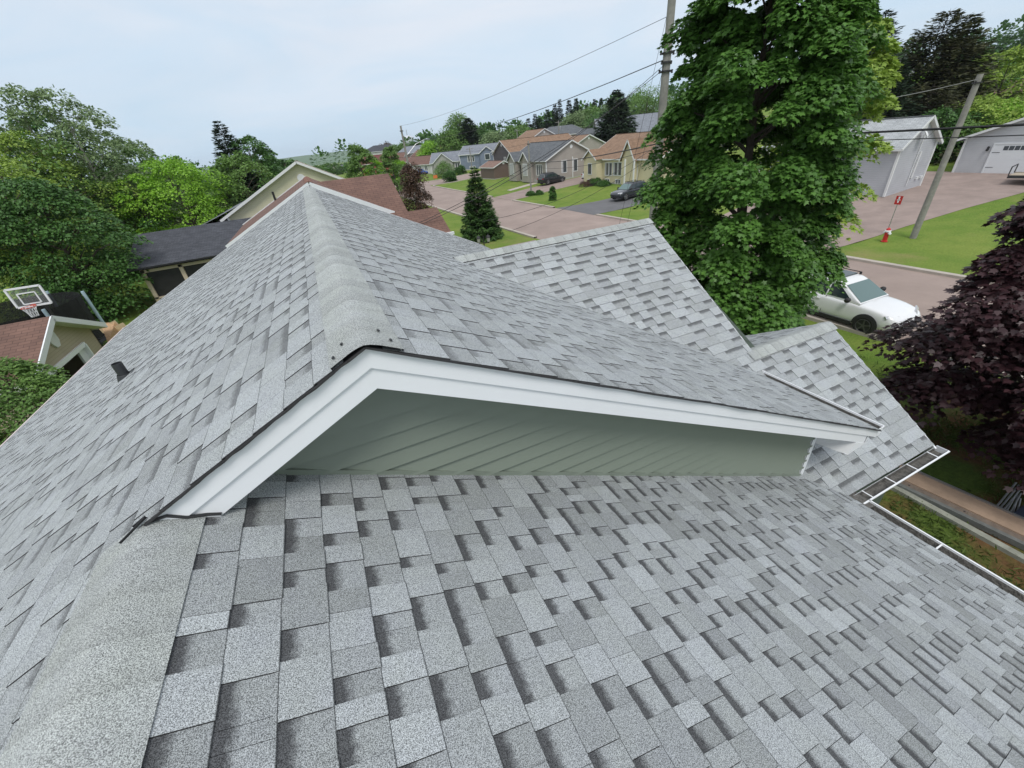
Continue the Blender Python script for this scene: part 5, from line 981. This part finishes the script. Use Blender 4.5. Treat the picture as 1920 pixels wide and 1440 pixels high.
    zu = zt - .17; wins_ = [[(xb1 - .34, hb + .05), (xt1 - .28, hb + .05), (xt1 - .28, zu), (xt1 + .02, zu)], [(xt1 - .34, hb + .05), (-1.02 * k, hb + .06), (-1.02 * k, zu), (xt1 - .34, zu)], [(-1.08 * k, hb + .07), (xb0 + .30, hb + .10), (xt0 + .12, zu), (-1.08 * k, zu)]]
    for s in (-1, 1):
        for q in wins_: c = MB(); c.face(side(q, s)); c.build('side_window', CARGL, r)
        c = MB()
        for x in (xt1 - .30, -1.05 * k): c.bar((x, s * (w + .0), .42), (x + .02, s * (wz_(hb) + .012), hb + .02), .012, .012)
        c.build('door_seam', CLAD, r)
        for x in (xt1 - .55, -1.25 * k + .2): c = MB(); c.box((x - .09, s * (w * .985) - .02, hb - .16), (x + .09, s * (w * .985) + .025, hb - .125)); c.build('door_handle', paint, r)
        c = MB(); c.box((-1.0, s * (w - .005) - .02, .24), (1.0, s * (w - .005) + .02, .36)); c.build('sill_trim', CLAD, r)
        c = MB(); c.lathe([(0, -.10), (.085, -.08), (.10, 0), (.07, .08), (0, .09)], (xb1 - .35, s * (w + .10), hb + .10), 10, axis='y'); c.bar((xb1 - .38, s * wb, hb + .04), (xb1 - .36, s * (w + .08), hb + .08), .06, .03); c.build('mirror', CLAD, r, smooth=True)
        c = MB(); c.bar((xt0 + .1, s * (wt - .03), zt + .035), (xt1 - .12, s * (wt - .03), zt + .035), .03, .025)
        for x in (xt0 + .12, xt1 - .14): c.box((x - .04, s * (wt - .03) - .015, zt - .06), (x + .04, s * (wt - .03) + .015, zt + .03))
        c.build('roof_rail', CLAD, r)
        for x in (-1.36 * k, 1.38 * k):
            c = MB(); R_ = .355; cy = s * (w - .10)
            A = [(x + math.cos(t) * .44, s * (w * .995), R_ + math.sin(t) * .44) for t in [math.pi * i / 16 for i in range(17)]]; B = [(x + math.cos(t) * .37, s * (w + .012), R_ + math.sin(t) * .37) for t in [math.pi * i / 16 for i in range(17)]]
            for i in range(16): c.face([A[i], A[i + 1], B[i + 1], B[i]]); 
            for i in range(16): c.face([B[i], B[i + 1], (x, s * (w + .004), R_)]); 
            c.face([B[0], B[-1], (B[-1][0], B[-1][1], .22), (B[0][0], B[0][1], .22)]); c.build('wheel_arch', CLAD, r)
            wh = empty('wheel', (x, cy, R_)); wh.parent = r
            c = MB(); c.lathe([(.22, -.10), (.33, -.11), (R_, -.08), (R_, .09), (.33, .12), (.25, .115), (.245, .07), (0, .07)] if s > 0 else [(.22, .10), (.33, .11), (R_, .08), (R_, -.09), (.33, -.12), (.25, -.115), (.245, -.07), (0, -.07)], (0, 0, 0), 24, axis='y'); c.build('tyre', TYRE, wh, smooth=True)
            c = MB(); c.lathe([(.25, .118 * s), (.235, .125 * s), (.225, .10 * s)], (0, 0, 0), 24, axis='y'); c.lathe([(.0, .115 * s), (.05, .115 * s), (.055, .09 * s)], (0, 0, 0), 12, axis='y')
            for q in range(5): a = q * 2 * math.pi / 5 + .3; c.bar((.03 * math.cos(a), .105 * s, .03 * math.sin(a)), (.24 * math.cos(a), .112 * s, .24 * math.sin(a)), .05, .02, up=(0, 1, 0))
            c.build('rim', rim, wh)
        c = MB(); x0 = 2.02 * k; c.face([(x0 + .13, s * .42, hb - .30), (x0 - .08, s * (w * .94), hb - .26), (x0 - .16, s * (w * .93), hb - .17), (x0 + .05, s * .44, hb - .20)]); hl = c.build('headlight', LAMP, r); sm_ = hl.modifiers.new('thick', 'SOLIDIFY'); sm_.thickness = .05; sm_.offset = 1
        c = MB(); c.box((-2.245 * k, s * .62 - .2 * (s < 0) - .0, hb - .16), (-2.12 * k, s * .62 + .2 * (s > 0), hb - .02)); c.build('taillight', TAIL, r)
    def slope_glass(x0, z0, x1, z1, f, name, m_):
        c = MB(); d = Vector((z1 - z0, 0, x0 - x1)); d.normalize(); d = d if d.z > 0 else -d; d *= .014
        c.face([Vector(p) + d for p in ((x0, -wz_(z0) + .07, z0), (x0, wz_(z0) - .07, z0), (x1, wz_(z1) - .07, z1), (x1, -wz_(z1) + .07, z1))]); c.build(name, m_, r)
    fx = lambda f, a, bq: a + (bq - a) * f
    slope_glass(fx(.05, xb1, xt1 + .16), fx(.05, hb, top(xt1 + .16)), fx(.97, xb1, xt1 + .16), fx(.97, hb, top(xt1 + .16)), 0, 'windshield', WSGL)
    slope_glass(fx(.12, xb0, xt0 - .05), fx(.12, hb, top(xt0 - .05)), fx(.9, xb0, xt0 - .05), fx(.9, hb, top(xt0 - .05)), 0, 'rear_window', CARGL)
    c = MB(); c.box((xt0 + .35, -wt + .16, zt - .03), (xt1 - .18, wt - .16, zt + .022)); c.build('sunroof', CARGL, r)
    c = MB(); c.box((2.16 * k, -.42, .50), (2.255 * k, .42, .60)); c.box((2.05 * k, -.6, .26), (2.20 * k, .6, .40)); c.build('grille', CLAD, r); c = MB(); c.box((-2.26 * k, -.7, .30), (-2.1 * k, .7, .48)); c.build('rear_bumper', CLAD, r)
    return r
car((18.15, 8.75, -7.487), -R90 - .03, PWHITE, 'white SUV with black wheels and dark glass roof parked at the near kerb', L_=4.7, Hh=1.70)
car((33.6, 41.2, T(33.6, 41.2) + .02), math.radians(180 + 8), PNAVY, 'dark grey SUV on the asphalt driveway of the cream house', L_=4.7, rim=RIMS)
car((36.6, 64.4, T(36.6, 64) + .02), math.radians(8), PBLACK, 'black SUV with its back to the road beside the beige house', L_=4.8, rim=RIMS)
car((41.2, 58.6, T(41, 58.6) + .02), math.radians(8), PWHITE, 'white SUV half hidden behind the corner of the cream house', L_=4.6, rim=RIMS)
car((34.0, 139.0, T(34, 139) + .02), math.radians(-62), PBLUE, 'bright blue car in front of the far white house', L_=4.4, Hh=1.45, rim=RIMS)
# flat trailer by the garage
tz = -6.46; tr0 = empty('trailer', (48.9, 13.4, tz), math.radians(-80), 'flat deck utility trailer with pale boards parked before the garage', 'trailer')
WOODP = mat('pale_deck_boards', (.40, .34, .26), .85, var=.2, scale=6); STEEL = mat('dark_steel', (.05, .05, .052), .5, .5, var=.2); ALU = mat('aluminium', (.42, .43, .44), .4, .8, var=.1)
b = MB(); [b.box((-1.9, -1.0 + k_ * .2, .62), (2.0, -.81 + k_ * .2, .67)) for k_ in range(10)]; b.build('deck', WOODP, tr0)
b = MB(); b.box((-1.95, -1.03, .50), (2.03, -.99, .70)); b.box((-1.95, .99, .50), (2.03, 1.03, .70)); b.box((-1.95, -1.0, .50), (-1.88, 1.0, .61)); b.box((1.98, -1.0, .50), (2.03, 1.0, .61)); b.bar((2.0, -.6, .55), (3.2, 0, .5), .08); b.bar((2.0, .6, .55), (3.2, 0, .5), .08); b.bar((3.0, 0, .5), (3.0, 0, 0), .05); b.build('frame', STEEL, tr0)
for s in (-1, 1):
    for x in (-.45, .35): b = MB(); b.lathe([(0, -.09), (.18, -.09), (.32, -.08), (.32, .08), (.18, .09), (0, .09)], (x, s * 1.15, .33), 18, axis='y'); b.build('wheel', TYRE, tr0)
    b = MB(); b.bar((-.95, s * 1.16, .70), (.85, s * 1.16, .70), .24, .03); b.build('mudguard', STEEL, tr0)
b = MB(); b.bar((-1.95, -.9, .68), (-1.95, -.9, 1.25), .06); b.bar((-1.95, .9, .68), (-1.95, .9, 1.25), .06); b.bar((-1.95, -.9, 1.25), (-1.95, .9, 1.25), .06); b.build('tail_rack', STEEL, tr0)
# ------------------------------------------------------------------ poles, wires, lamps
def pole(loc, h, r0, label, top_r=None, hardware=(), cat='utility pole'):
    r = empty('utility_pole', loc, 0, label, cat); b = MB(); b.tube([(0, 0, -.2), (0, 0, h * .5), (0, 0, h)], [r0, r0 * .88, top_r or r0 * .74], 14); b.build('post', POLEM, r)
    for z, s in hardware:
        b = MB(); b.lathe([(r0 + .03, z - .03), (r0 + .03, z + .03), (r0 - .05, z + .03)], (0, 0, 0), 12); b.bar((-s * .34, 0, z), (s * .34, 0, z), .03); b.build('bracket', STEEL, r)
        for x in (-1, 1): b = MB(); b.lathe([(.0, -.07), (.05, -.06), (.035, 0), (.05, .06), (0, .07)], (x * s * .34, 0, z), 8); b.build('insulator', mat('insulator', (.12, .09, .08), .3), r) if False else b.build('insulator', CLAD, r)
    return r
BP = (15.3, 16.8); PB = [BP[0], BP[1]]
def pz(px, py): return float(onv(px, py, BP[1])[2])
pole((BP[0], BP[1], -7.5), 13.2, .205, 'thick weathered wooden pole rising past the top of the picture beside the maple', hardware=((pz(1233, 100) + 7.5, 1), (pz(1232, 118) + 7.5, .7), (pz(1230, 135) + 7.5, 1)))
p2 = (32.2, 13.0, T(32, 13)); pole(p2, 7.95, .17, 'weathered wooden pole leaning over the lawn by the hydrant', hardware=((7.6, .5),))
p3 = onv(751, 236, 66); pole((p3[0], 66, T(p3[0], 66)), p3[2] - T(p3[0], 66), .17, 'slender wooden pole with a street lamp arm above the small copper tree', hardware=((p3[2] + 6.9, .6),))
p4 = (29.7, 58.5, T(29.7, 58.5)); p4z = float(onv(990, 264, 58.5)[2]); pole(p4, p4z - p4[2], .13, 'thin wooden pole on the lawn in front of the beige house', hardware=((p4z - p4[2] - .4, .5),))
def cable(p, q, label, sag=.4, r=.012, n=14, group=None, cat='cable', m=CABLE):
    p = Vector(p); q = Vector(q); b = MB(); b.tube([p.lerp(q, i / n) - Vector((0, 0, sag * 4 * (i / n) * (1 - i / n))) for i in range(n + 1)], r, 6); o = b.build('overhead_cable', m, None, tuple(p)); o.location = p; tag(o, label, cat, group); return o
def onpole(px, py): p = onv(px, py, BP[1]); return (BP[0] - .1, BP[1], p[2])
cable(onpole(1232, 112), (p3[0], 66, float(onv(755, 262, 66)[2])), 'sagging black cable from the thick pole to the lamp arm pole', .9, .018)
cable(onpole(1240, 30), (p3[0], 66, float(p3[2])), 'thin high wire crossing the sky from the thick pole', .5, .009)
e1_ = onv(777, 426, 17.4); e2_ = onv(779, 421, 17.4)
cable(onpole(1232, 122), e1_, 'lower of the two twisted service wires running to the reddish brown roof', .55, .011); cable(onpole(1231, 130), e2_, 'upper of the two twisted service wires running to the reddish brown roof', .40, .011)
z5 = float(onv(990, 303, 58.5)[2]); cable((BP[0], BP[1], -.86), (p4[0], p4[1], z5), 'thick black cable from the maple across the road to the thin pole', .35, .03)
cable((BP[0], BP[1], -1.05), (p4[0], p4[1], z5 - .5), 'thinner cable below the thick one crossing the cream house', .6, .014)
cable((BP[0] + .25, BP[1], -.84), (16.6, -12, -.72), 'thick black cable crossing the light grey gable and the leaning pole', .06, .032)
cable((BP[0] + .25, BP[1], -1.04), (16.6, -12, -1.02), 'thin black cable just below the thick one at the right', .04, .013)
cable(onpole(1244, 98), (16.2, -6, 3.4), 'purple-black wire crossing the sky at the top right corner', .5, .016)
cable((BP[0], BP[1], -.1), (p2[0], p2[1], p2[2] + 7.75), 'pale service wire running to the top of the leaning pole', .35, .014, m=mat('pale_wire', (.25, .25, .25), .6))
cable((p2[0], p2[1], p2[2] + 7.7), (43.9, 19.5, -3.0), 'short service wire from the leaning pole to the light grey gable', .3, .010)
cable((BP[0], BP[1], -.9), onv(905, 415, 19), 'thin black wire dropping low over the road from the thick pole', .5, .009); cable((BP[0], BP[1], -1.2), onv(960, 432, 17), 'lowest thin wire over the asphalt driveway', .3, .008)
cable((BP[0], BP[1], 4.4), (13.6, 18.2, -7.4), 'slanting guy wire left of the thick pole', 0, .007); cable((BP[0], BP[1], 2.6), (14.5, 18.6, -7.4), 'shorter slanting guy wire close to the thick pole', 0, .007)
cable((p3[0], 66, float(onv(756, 268, 66)[2])), (p4[0], p4[1], p4z - .3), 'cable from the lamp arm pole toward the thin pole', 1.0, .014)
cable((p4[0], p4[1], z5 + .1), tuple(onv(893, 305, 116)), 'cable from the thin pole toward the blue-grey house', .8, .02)
# small far poles
for px, py, v, lab in ((880, 276, 112, 'short dark pole in front of the blue-grey houses'), (1047, 226, 118, 'far pole with a grey transformer can below the spruces'), (969, 242, 130, 'far thin pole above the large tan roof')):
    l, h = top_at(px, py, v); r = pole(l, h, .14, lab); b = MB(); b.bar((-1.0, 0, h - .4), (1.0, 0, h - .4), .12); b.build('crossarm', POLEM, r)
    if px == 1047: b = MB(); b.lathe([(0, 0), (.3, 0), (.3, .9), (0, .95)], (.4, -.3, h - 2.4), 12); b.build('transformer', ALU, r)
# street lamp arm on the slender pole
sa = empty('street_lamp', (p3[0], 66, -1), 0, 'curved grey lamp arm mounted on the slender pole', 'street lamp'); a0, a1_ = onv(764, 290, 66), onv(797, 261, 66.4)
b = MB(); m_ = (Vector(a0) + Vector(a1_)) / 2 + Vector((0, 0, .35)); b.tube([a0, m_, a1_], .05, 6); b.build('arm', ALU, sa, (p3[0], 66, -1)); b = MB(); b.box(Vector(a1_) + Vector((-.1, -.12, -.1)), Vector(a1_) + Vector((.65, .12, .05))); b.build('lamp_head', ALU, sa, (p3[0], 66, -1))
# twin-lantern post in our front garden
lp = empty('lamp_post', (9.45, 25.9, -7.5), math.radians(-20), 'black garden lamp post with two lanterns in front of the young spruce', 'lamp post'); b = MB(); b.lathe([(.09, 0), (.09, .1), (.04, .2), (.035, 2.0), (.03, 2.2)], (0, 0, 0), 10); b.bar((-.32, 0, 1.72), (.32, 0, 1.72), .03); b.build('post', CLAD, lp)
for s in (-1, 1):
    b = MB(); b.lathe([(.02, 1.70), (.07, 1.76), (.12, 2.05), (.15, 2.07), (.10, 2.16), (.03, 2.22), (.0, 2.26)], (s * .32, 0, 0), 6); q = b.build('lantern', CLAD, lp); b = MB(); b.lathe([(.085, 1.80), (.118, 2.03)], (s * .32, 0, .003), 6); b.build('lantern_glass', mat('lantern_glass', (.35, .35, .33), .2) if s < 0 else bpy.data.materials['lantern_glass'], q)
# hydrant and its marker
REDP = mat('red_paint', (.48, .025, .022), .4, var=.1); hy = empty('fire_hydrant', (30.8, 13.75, T(30.8, 13.7)), 0, 'red fire hydrant with white caps at the edge of the lawn', 'hydrant')
b = MB(); b.lathe([(.17, 0), (.17, .05), (.12, .07), (.115, .55), (.15, .57), (.15, .61), (.13, .65), (.09, .76), (.03, .80), (0, .84)], (0, 0, 0), 14); b.build('barrel', REDP, hy)
for a in (0, math.pi): b = MB(); b.lathe([(.06, .10), (.075, .17), (.07, .22), (0, .23)], (0, 0, 0), 10, axis='x'); q = b.build('cap', WHITE, hy); q.location = (0, 0, .50); q.rotation_euler.z = a + 1.2
b = MB(); b.lathe([(.12, .56), (.155, .57), (.155, .66), (.12, .67)], (0, 0, 0), 12); b.build('bonnet_ring', WHITE, hy)
mk = empty('hydrant_marker', (32.4, 14.5, T(32.4, 14.5)), 0, 'small red marker sign with a white figure on a thin grey post by the hydrant', 'sign'); b = MB(); b.tube([(0, 0, 0), (0, 0, 2.15)], .022, 6); b.build('post', ALU, mk)
b = MB(); b.box((-.035, -.17, 1.72), (-.02, .17, 2.2)); q = b.build('sign_plate', REDP, mk); b = MB(); b.box((-.04, -.035, 1.82), (-.036, .035, 2.08)); b.box((-.04, -.085, 1.95), (-.036, .085, 2.0)); b.lathe([(0, -.042), (.05, -.041), (.05, -.036)], (0, 0, 2.12), 8, axis='x'); b.build('white_symbol', WHITE, q)
osg = empty('lawn_sign', (tuple(onv(816, 330, 108)[:2]) + (-7.2,)), 0, 'small orange sign standing on the lawn of the blue-grey house', 'sign'); b = MB(); b.box((-.5, -.03, .3), (.5, .03, 1.0)); b.build('panel', mat('orange_sign', (.6, .18, .05), .5), osg); b = MB(); b.bar((-.4, 0, 0), (-.4, 0, .4), .05); b.bar((.4, 0, 0), (.4, 0, .4), .05); b.build('leg', STEEL, osg)
wt_, hh_ = top_at(763, 252, 420); w0 = empty('water_tower', wt_, 0, 'pale round water tower far away just right of the slender pole', 'water tower'); hh_ = abs(hh_)
b = MB(); b.lathe([(0, hh_ * .62), (4.2, hh_ * .66), (5, hh_ * .75), (5, hh_ * .90), (2.5, hh_ * .95), (0, hh_ * .97)], (0, 0, 0), 16); b.build('tank', mat('tower_paint', (.55, .58, .62), .5), w0, smooth=True); b = MB(); [b.bar((4 * math.cos(a), 4 * math.sin(a), 0), (3.8 * math.cos(a), 3.8 * math.sin(a), hh_ * .7), .5) for a in (0, 1.57, 3.14, 4.71)]; b.bar((0, 0, hh_ * .95), (0, 0, hh_ * 1.15), .4); b.build('legs', ALU, w0)
# ------------------------------------------------------------------ left yard: hoop, trampoline, lean-to, bicycle
hc = onv(46, 560, 23.0); hoop = empty('basketball_hoop', (hc[0], 23.3, -7.5), math.radians(-6), 'basketball hoop with clear white-framed backboard and orange rim behind the shed', 'basketball hoop'); hz_ = hc[2] + 7.5
b = MB(); W_, H_ = .58, .38
for p, q in (((-W_, 0, -H_), (W_, 0, -H_)), ((-W_, 0, H_), (W_, 0, H_)), ((-W_, 0, -H_), (-W_, 0, H_)), ((W_, 0, -H_), (W_, 0, H_))): b.bar(Vector(p) + Vector((0, 0, hz_)), Vector(q) + Vector((0, 0, hz_)), .05, .07)
for p, q in (((-.3, 0, -.28), (.3, 0, -.28)), ((-.3, 0, .16), (.3, 0, .16)), ((-.3, 0, -.28), (-.3, 0, .16)), ((.3, 0, -.28), (.3, 0, .16))): b.bar(Vector(p) + Vector((0, -.01, hz_)), Vector(q) + Vector((0, -.01, hz_)), .03, .04)
b.build('backboard_frame', WHITE, hoop)
m, t, pb = newmat('clear_board'); pb.inputs['Base Color'].default_value = (.8, .85, .85, 1); pb.inputs['Alpha'].default_value = .12; pb.inputs['Roughness'].default_value = .1
b = MB(); b.face([(-W_, .01, hz_ - H_), (W_, .01, hz_ - H_), (W_, .01, hz_ + H_), (-W_, .01, hz_ + H_)]); b.build('board', m, hoop)
b = MB(); ring = [(.23 * math.cos(a), -.36 + .23 * math.sin(a), hz_ - .34) for a in [i * math.pi / 10 for i in range(21)]]; b.tube(ring, .014, 5); b.bar((0, -.13, hz_ - .34), (0, 0, hz_ - .34), .14, .03); b.build('rim', mat('orange_rim', (.60, .07, .03), .4), hoop)
b = MB()
for i in range(12):
    a = i * math.pi / 6; a2 = a + .4; f = lambda a, rr, z: (rr * math.cos(a), -.36 + rr * math.sin(a), hz_ - z)
    b.tube([f(a, .225, .34), f(a2, .15, .56), f(a2 + .3, .12, .74)], .008, 4); b.tube([f(a, .225, .34), f(a - .4, .15, .56), f(a - .7, .12, .74)], .008, 4)
b.build('net', WHITE, hoop); b = MB(); b.tube([(0, .5, 0), (0, .55, hz_ - .5), (0, .05, hz_)], .05, 8); b.build('pole', STEEL, hoop)
tc_ = onv(55, 600, 25.5); tm = empty('trampoline', (tc_[0] - .5, 25.5, -7.5), 0, 'round trampoline with black net and blue-white padded poles behind the hoop', 'trampoline'); Rt = 2.55
zt_ = float(onv(60, 578, 25)[2]) + 7.5
m, t, pb = newmat('trampoline_net'); pb.inputs['Base Color'].default_value = (.004, .004, .005, 1); pb.inputs['Alpha'].default_value = .88; pb.inputs['Roughness'].default_value = .8
b = MB(); b.lathe([(Rt * .97, .8), (Rt, zt_)], (0, 0, 0), 24); b.build('net', m, tm); b = MB(); b.lathe([(0, .78), (Rt, .78), (Rt + .1, .74), (Rt + .1, .70)], (0, 0, 0), 24); b.build('mat', BLACK, tm)
BLUEP = mat('pale_blue_pad', (.42, .55, .62), .5)
for k in range(6): a = k * math.pi / 3 + .35; b = MB(); b.tube([((Rt + .12) * math.cos(a), (Rt + .12) * math.sin(a), 0), ((Rt + .12) * math.cos(a), (Rt + .12) * math.sin(a), zt_ + .1)], .07, 8); b.build('pole', BLUEP, tm)
lt = empty('lean_to', (-9.6, 22.4, -7.5), 0, 'unfinished plywood lean-to roof with bare lumber at the shed corner', 'lean-to'); LO = (-9.6, 22.4, -7.5); OSB = mat('strand_board', (.42, .27, .15), .85, var=.35, scale=22); LUM = mat('bare_lumber', (.55, .42, .25), .8, var=.15, scale=5)
q0, q1, q2, q3 = onz(188, 606, -5.25), onz(215, 604, -5.3), onz(240, 628, -5.95), onz(203, 645, -5.9)
b = MB(); b.face([q3, q2, q1, q0]); b.face([Vector(p) - Vector((0, 0, .05)) for p in (q0, q1, q2, q3)]); b.build('sheet', OSB, lt, LO)
for p in (onz(213, 612, -5.5), onz(228, 616, -5.6)): b = MB(); b.bar(Vector(p) + Vector((-.5, .2, -.1)), Vector(p) + Vector((.15, -.1, .12)), .22, .26); b.build('lumber_block', LUM, lt, LO)
for p in (q3, q2): b = MB(); b.bar(Vector(p) - Vector((.1, 0, .06)), (p[0] - .1, p[1], -7.5), .09); b.build('post', LUM, lt, LO)
bc = (-9.1, 21.0, -7.5); bk = empty('bicycle', bc, math.radians(70), 'dark bicycle leaning by the right corner of the shed', 'bicycle')
bz = 0
for x in (-.5, .5):
    b = MB(); b.tube([(x + .33 * math.cos(a), 0, .35 + .33 * math.sin(a)) for a in [i * math.pi / 10 for i in range(21)]], .022, 5, cap=False); w0_ = b.build('wheel', TYRE, bk); b = MB(); [b.bar((x, 0, .35), (x + .32 * math.cos(a), 0, .35 + .32 * math.sin(a)), .006) for a in [i * math.pi / 6 for i in range(12)]]; b.build('spokes', ALU, w0_)
b = MB()
for p, q in (((-.5, 0, .35), (-.08, 0, .30)), ((-.08, 0, .30), (-.2, 0, .82)), ((-.2, 0, .80), (.36, 0, .82)), ((-.08, 0, .30), (.38, 0, .76)), ((-.5, 0, .35), (-.19, 0, .78)), ((.5, 0, .35), (.34, 0, .95))): b.tube([p, q], .018, 6)
b.build('frame', mat('dark_frame', (.03, .035, .04), .4), bk); b = MB(); b.tube([(.30, -.28, .98), (.36, -.1, 1.0), (.36, .1, 1.0), (.30, .28, .98)], .015, 6); b.build('handlebar', STEEL, bk); b = MB(); b.lathe([(0, .84), (.09, .85), (.10, .88), (0, .91)], (-.22, 0, 0), 8); b.build('saddle', BLACK, bk)
bk.location = onz(180, 655, -6.9); bk.location.z = -7.5 + .0
# ------------------------------------------------------------------ right yard: work platform, pipes
wp = empty('work_platform', (10.4, 1.0, -7.5), math.radians(6.5), 'long aluminium work plank with brown deck lying on the grass beyond the gutter', 'scaffold plank')
b = MB(); b.box((.0, -5, .10), (.46, 2.6, .16)); b.build('deck', mat('brown_deck', (.42, .30, .215), .8, var=.2, scale=4), wp)
b = MB(); b.box((.46, -5, .02), (.50, 2.6, .20)); b.build('side_rail', ALU, wp); b = MB(); b.box((-.16, -5, .06), (-.004, 2.6, .13)); b.build('side_rail', mat('brown_rail', (.20, .16, .13), .7, var=.3, scale=9), wp); b = MB(); b.box((-.26, -5, .03), (-.165, 2.6, .15)); b.build('side_rail', mat('grey_rail', (.20, .21, .20), .6, .3, var=.3, scale=7), wp)
for k in range(8): b = MB(); b.lathe([(.018, .13), (.018, .135), (0, .135)], (-.08, 2.3 - k * .9, 0), 8); b.build('rivet', STEEL, wp)
o = MB(); o.box((9.86, -5, -7.5), (10.0, 3.2, -7.40)); o = o.build('timber_edging', mat('mossy_concrete', (.30, .31, .26), .9, var=.3, scale=6), None); tag(o, 'weathered pale garden edging beside the brown-decked work plank', 'edging')
for k in range(7):
    a = onz(1905 + (k * 5) % 11, 905 + k * 5, -7.28 - .02 * k); c = onz(1862 + k * 7, 958 + k * 2.5, -7.44); b = MB(); b.tube([a, c], .017, 8); o = b.build('metal_pipe', ALU, None); tag(o, 'grey metal pipe in the loose bundle beside the work plank', 'pipe', 'loose bundle of grey pipes')
pt_ = onz(1908, 978, -7.45); b = MB(); b.box((pt_[0] - .3, pt_[1] - .25, -7.5), (pt_[0] + .5, pt_[1] + .12, -7.36)); o = b.build('toolbox', mat('dark_blue_plastic', (.02, .03, .06), .5, var=.5), None); tag(o, 'dark blue-black box on the ground at the end of the pipes', 'box')
# ------------------------------------------------------------------ the air between here and the far ridge
b = MB(); b.box((-3900, -250, -33.5), (3900, 4150, 60)); 
hm = bpy.data.materials.new('haze'); hm.use_nodes = True; t = hm.node_tree; t.nodes.clear(); vo = t.nodes.new('ShaderNodeVolumePrincipled'); vo.inputs['Color'].default_value = (.86, .92, 1, 1); vo.inputs['Density'].default_value = .00011; vo.inputs['Anisotropy'].default_value = .1
ou = t.nodes.new('ShaderNodeOutputMaterial'); t.links.new(vo.outputs[0], ou.inputs['Volume']); hz = b.build('haze', hm); tag(hz, kind='stuff', label='thin even haze over the whole neighbourhood', cat='haze')
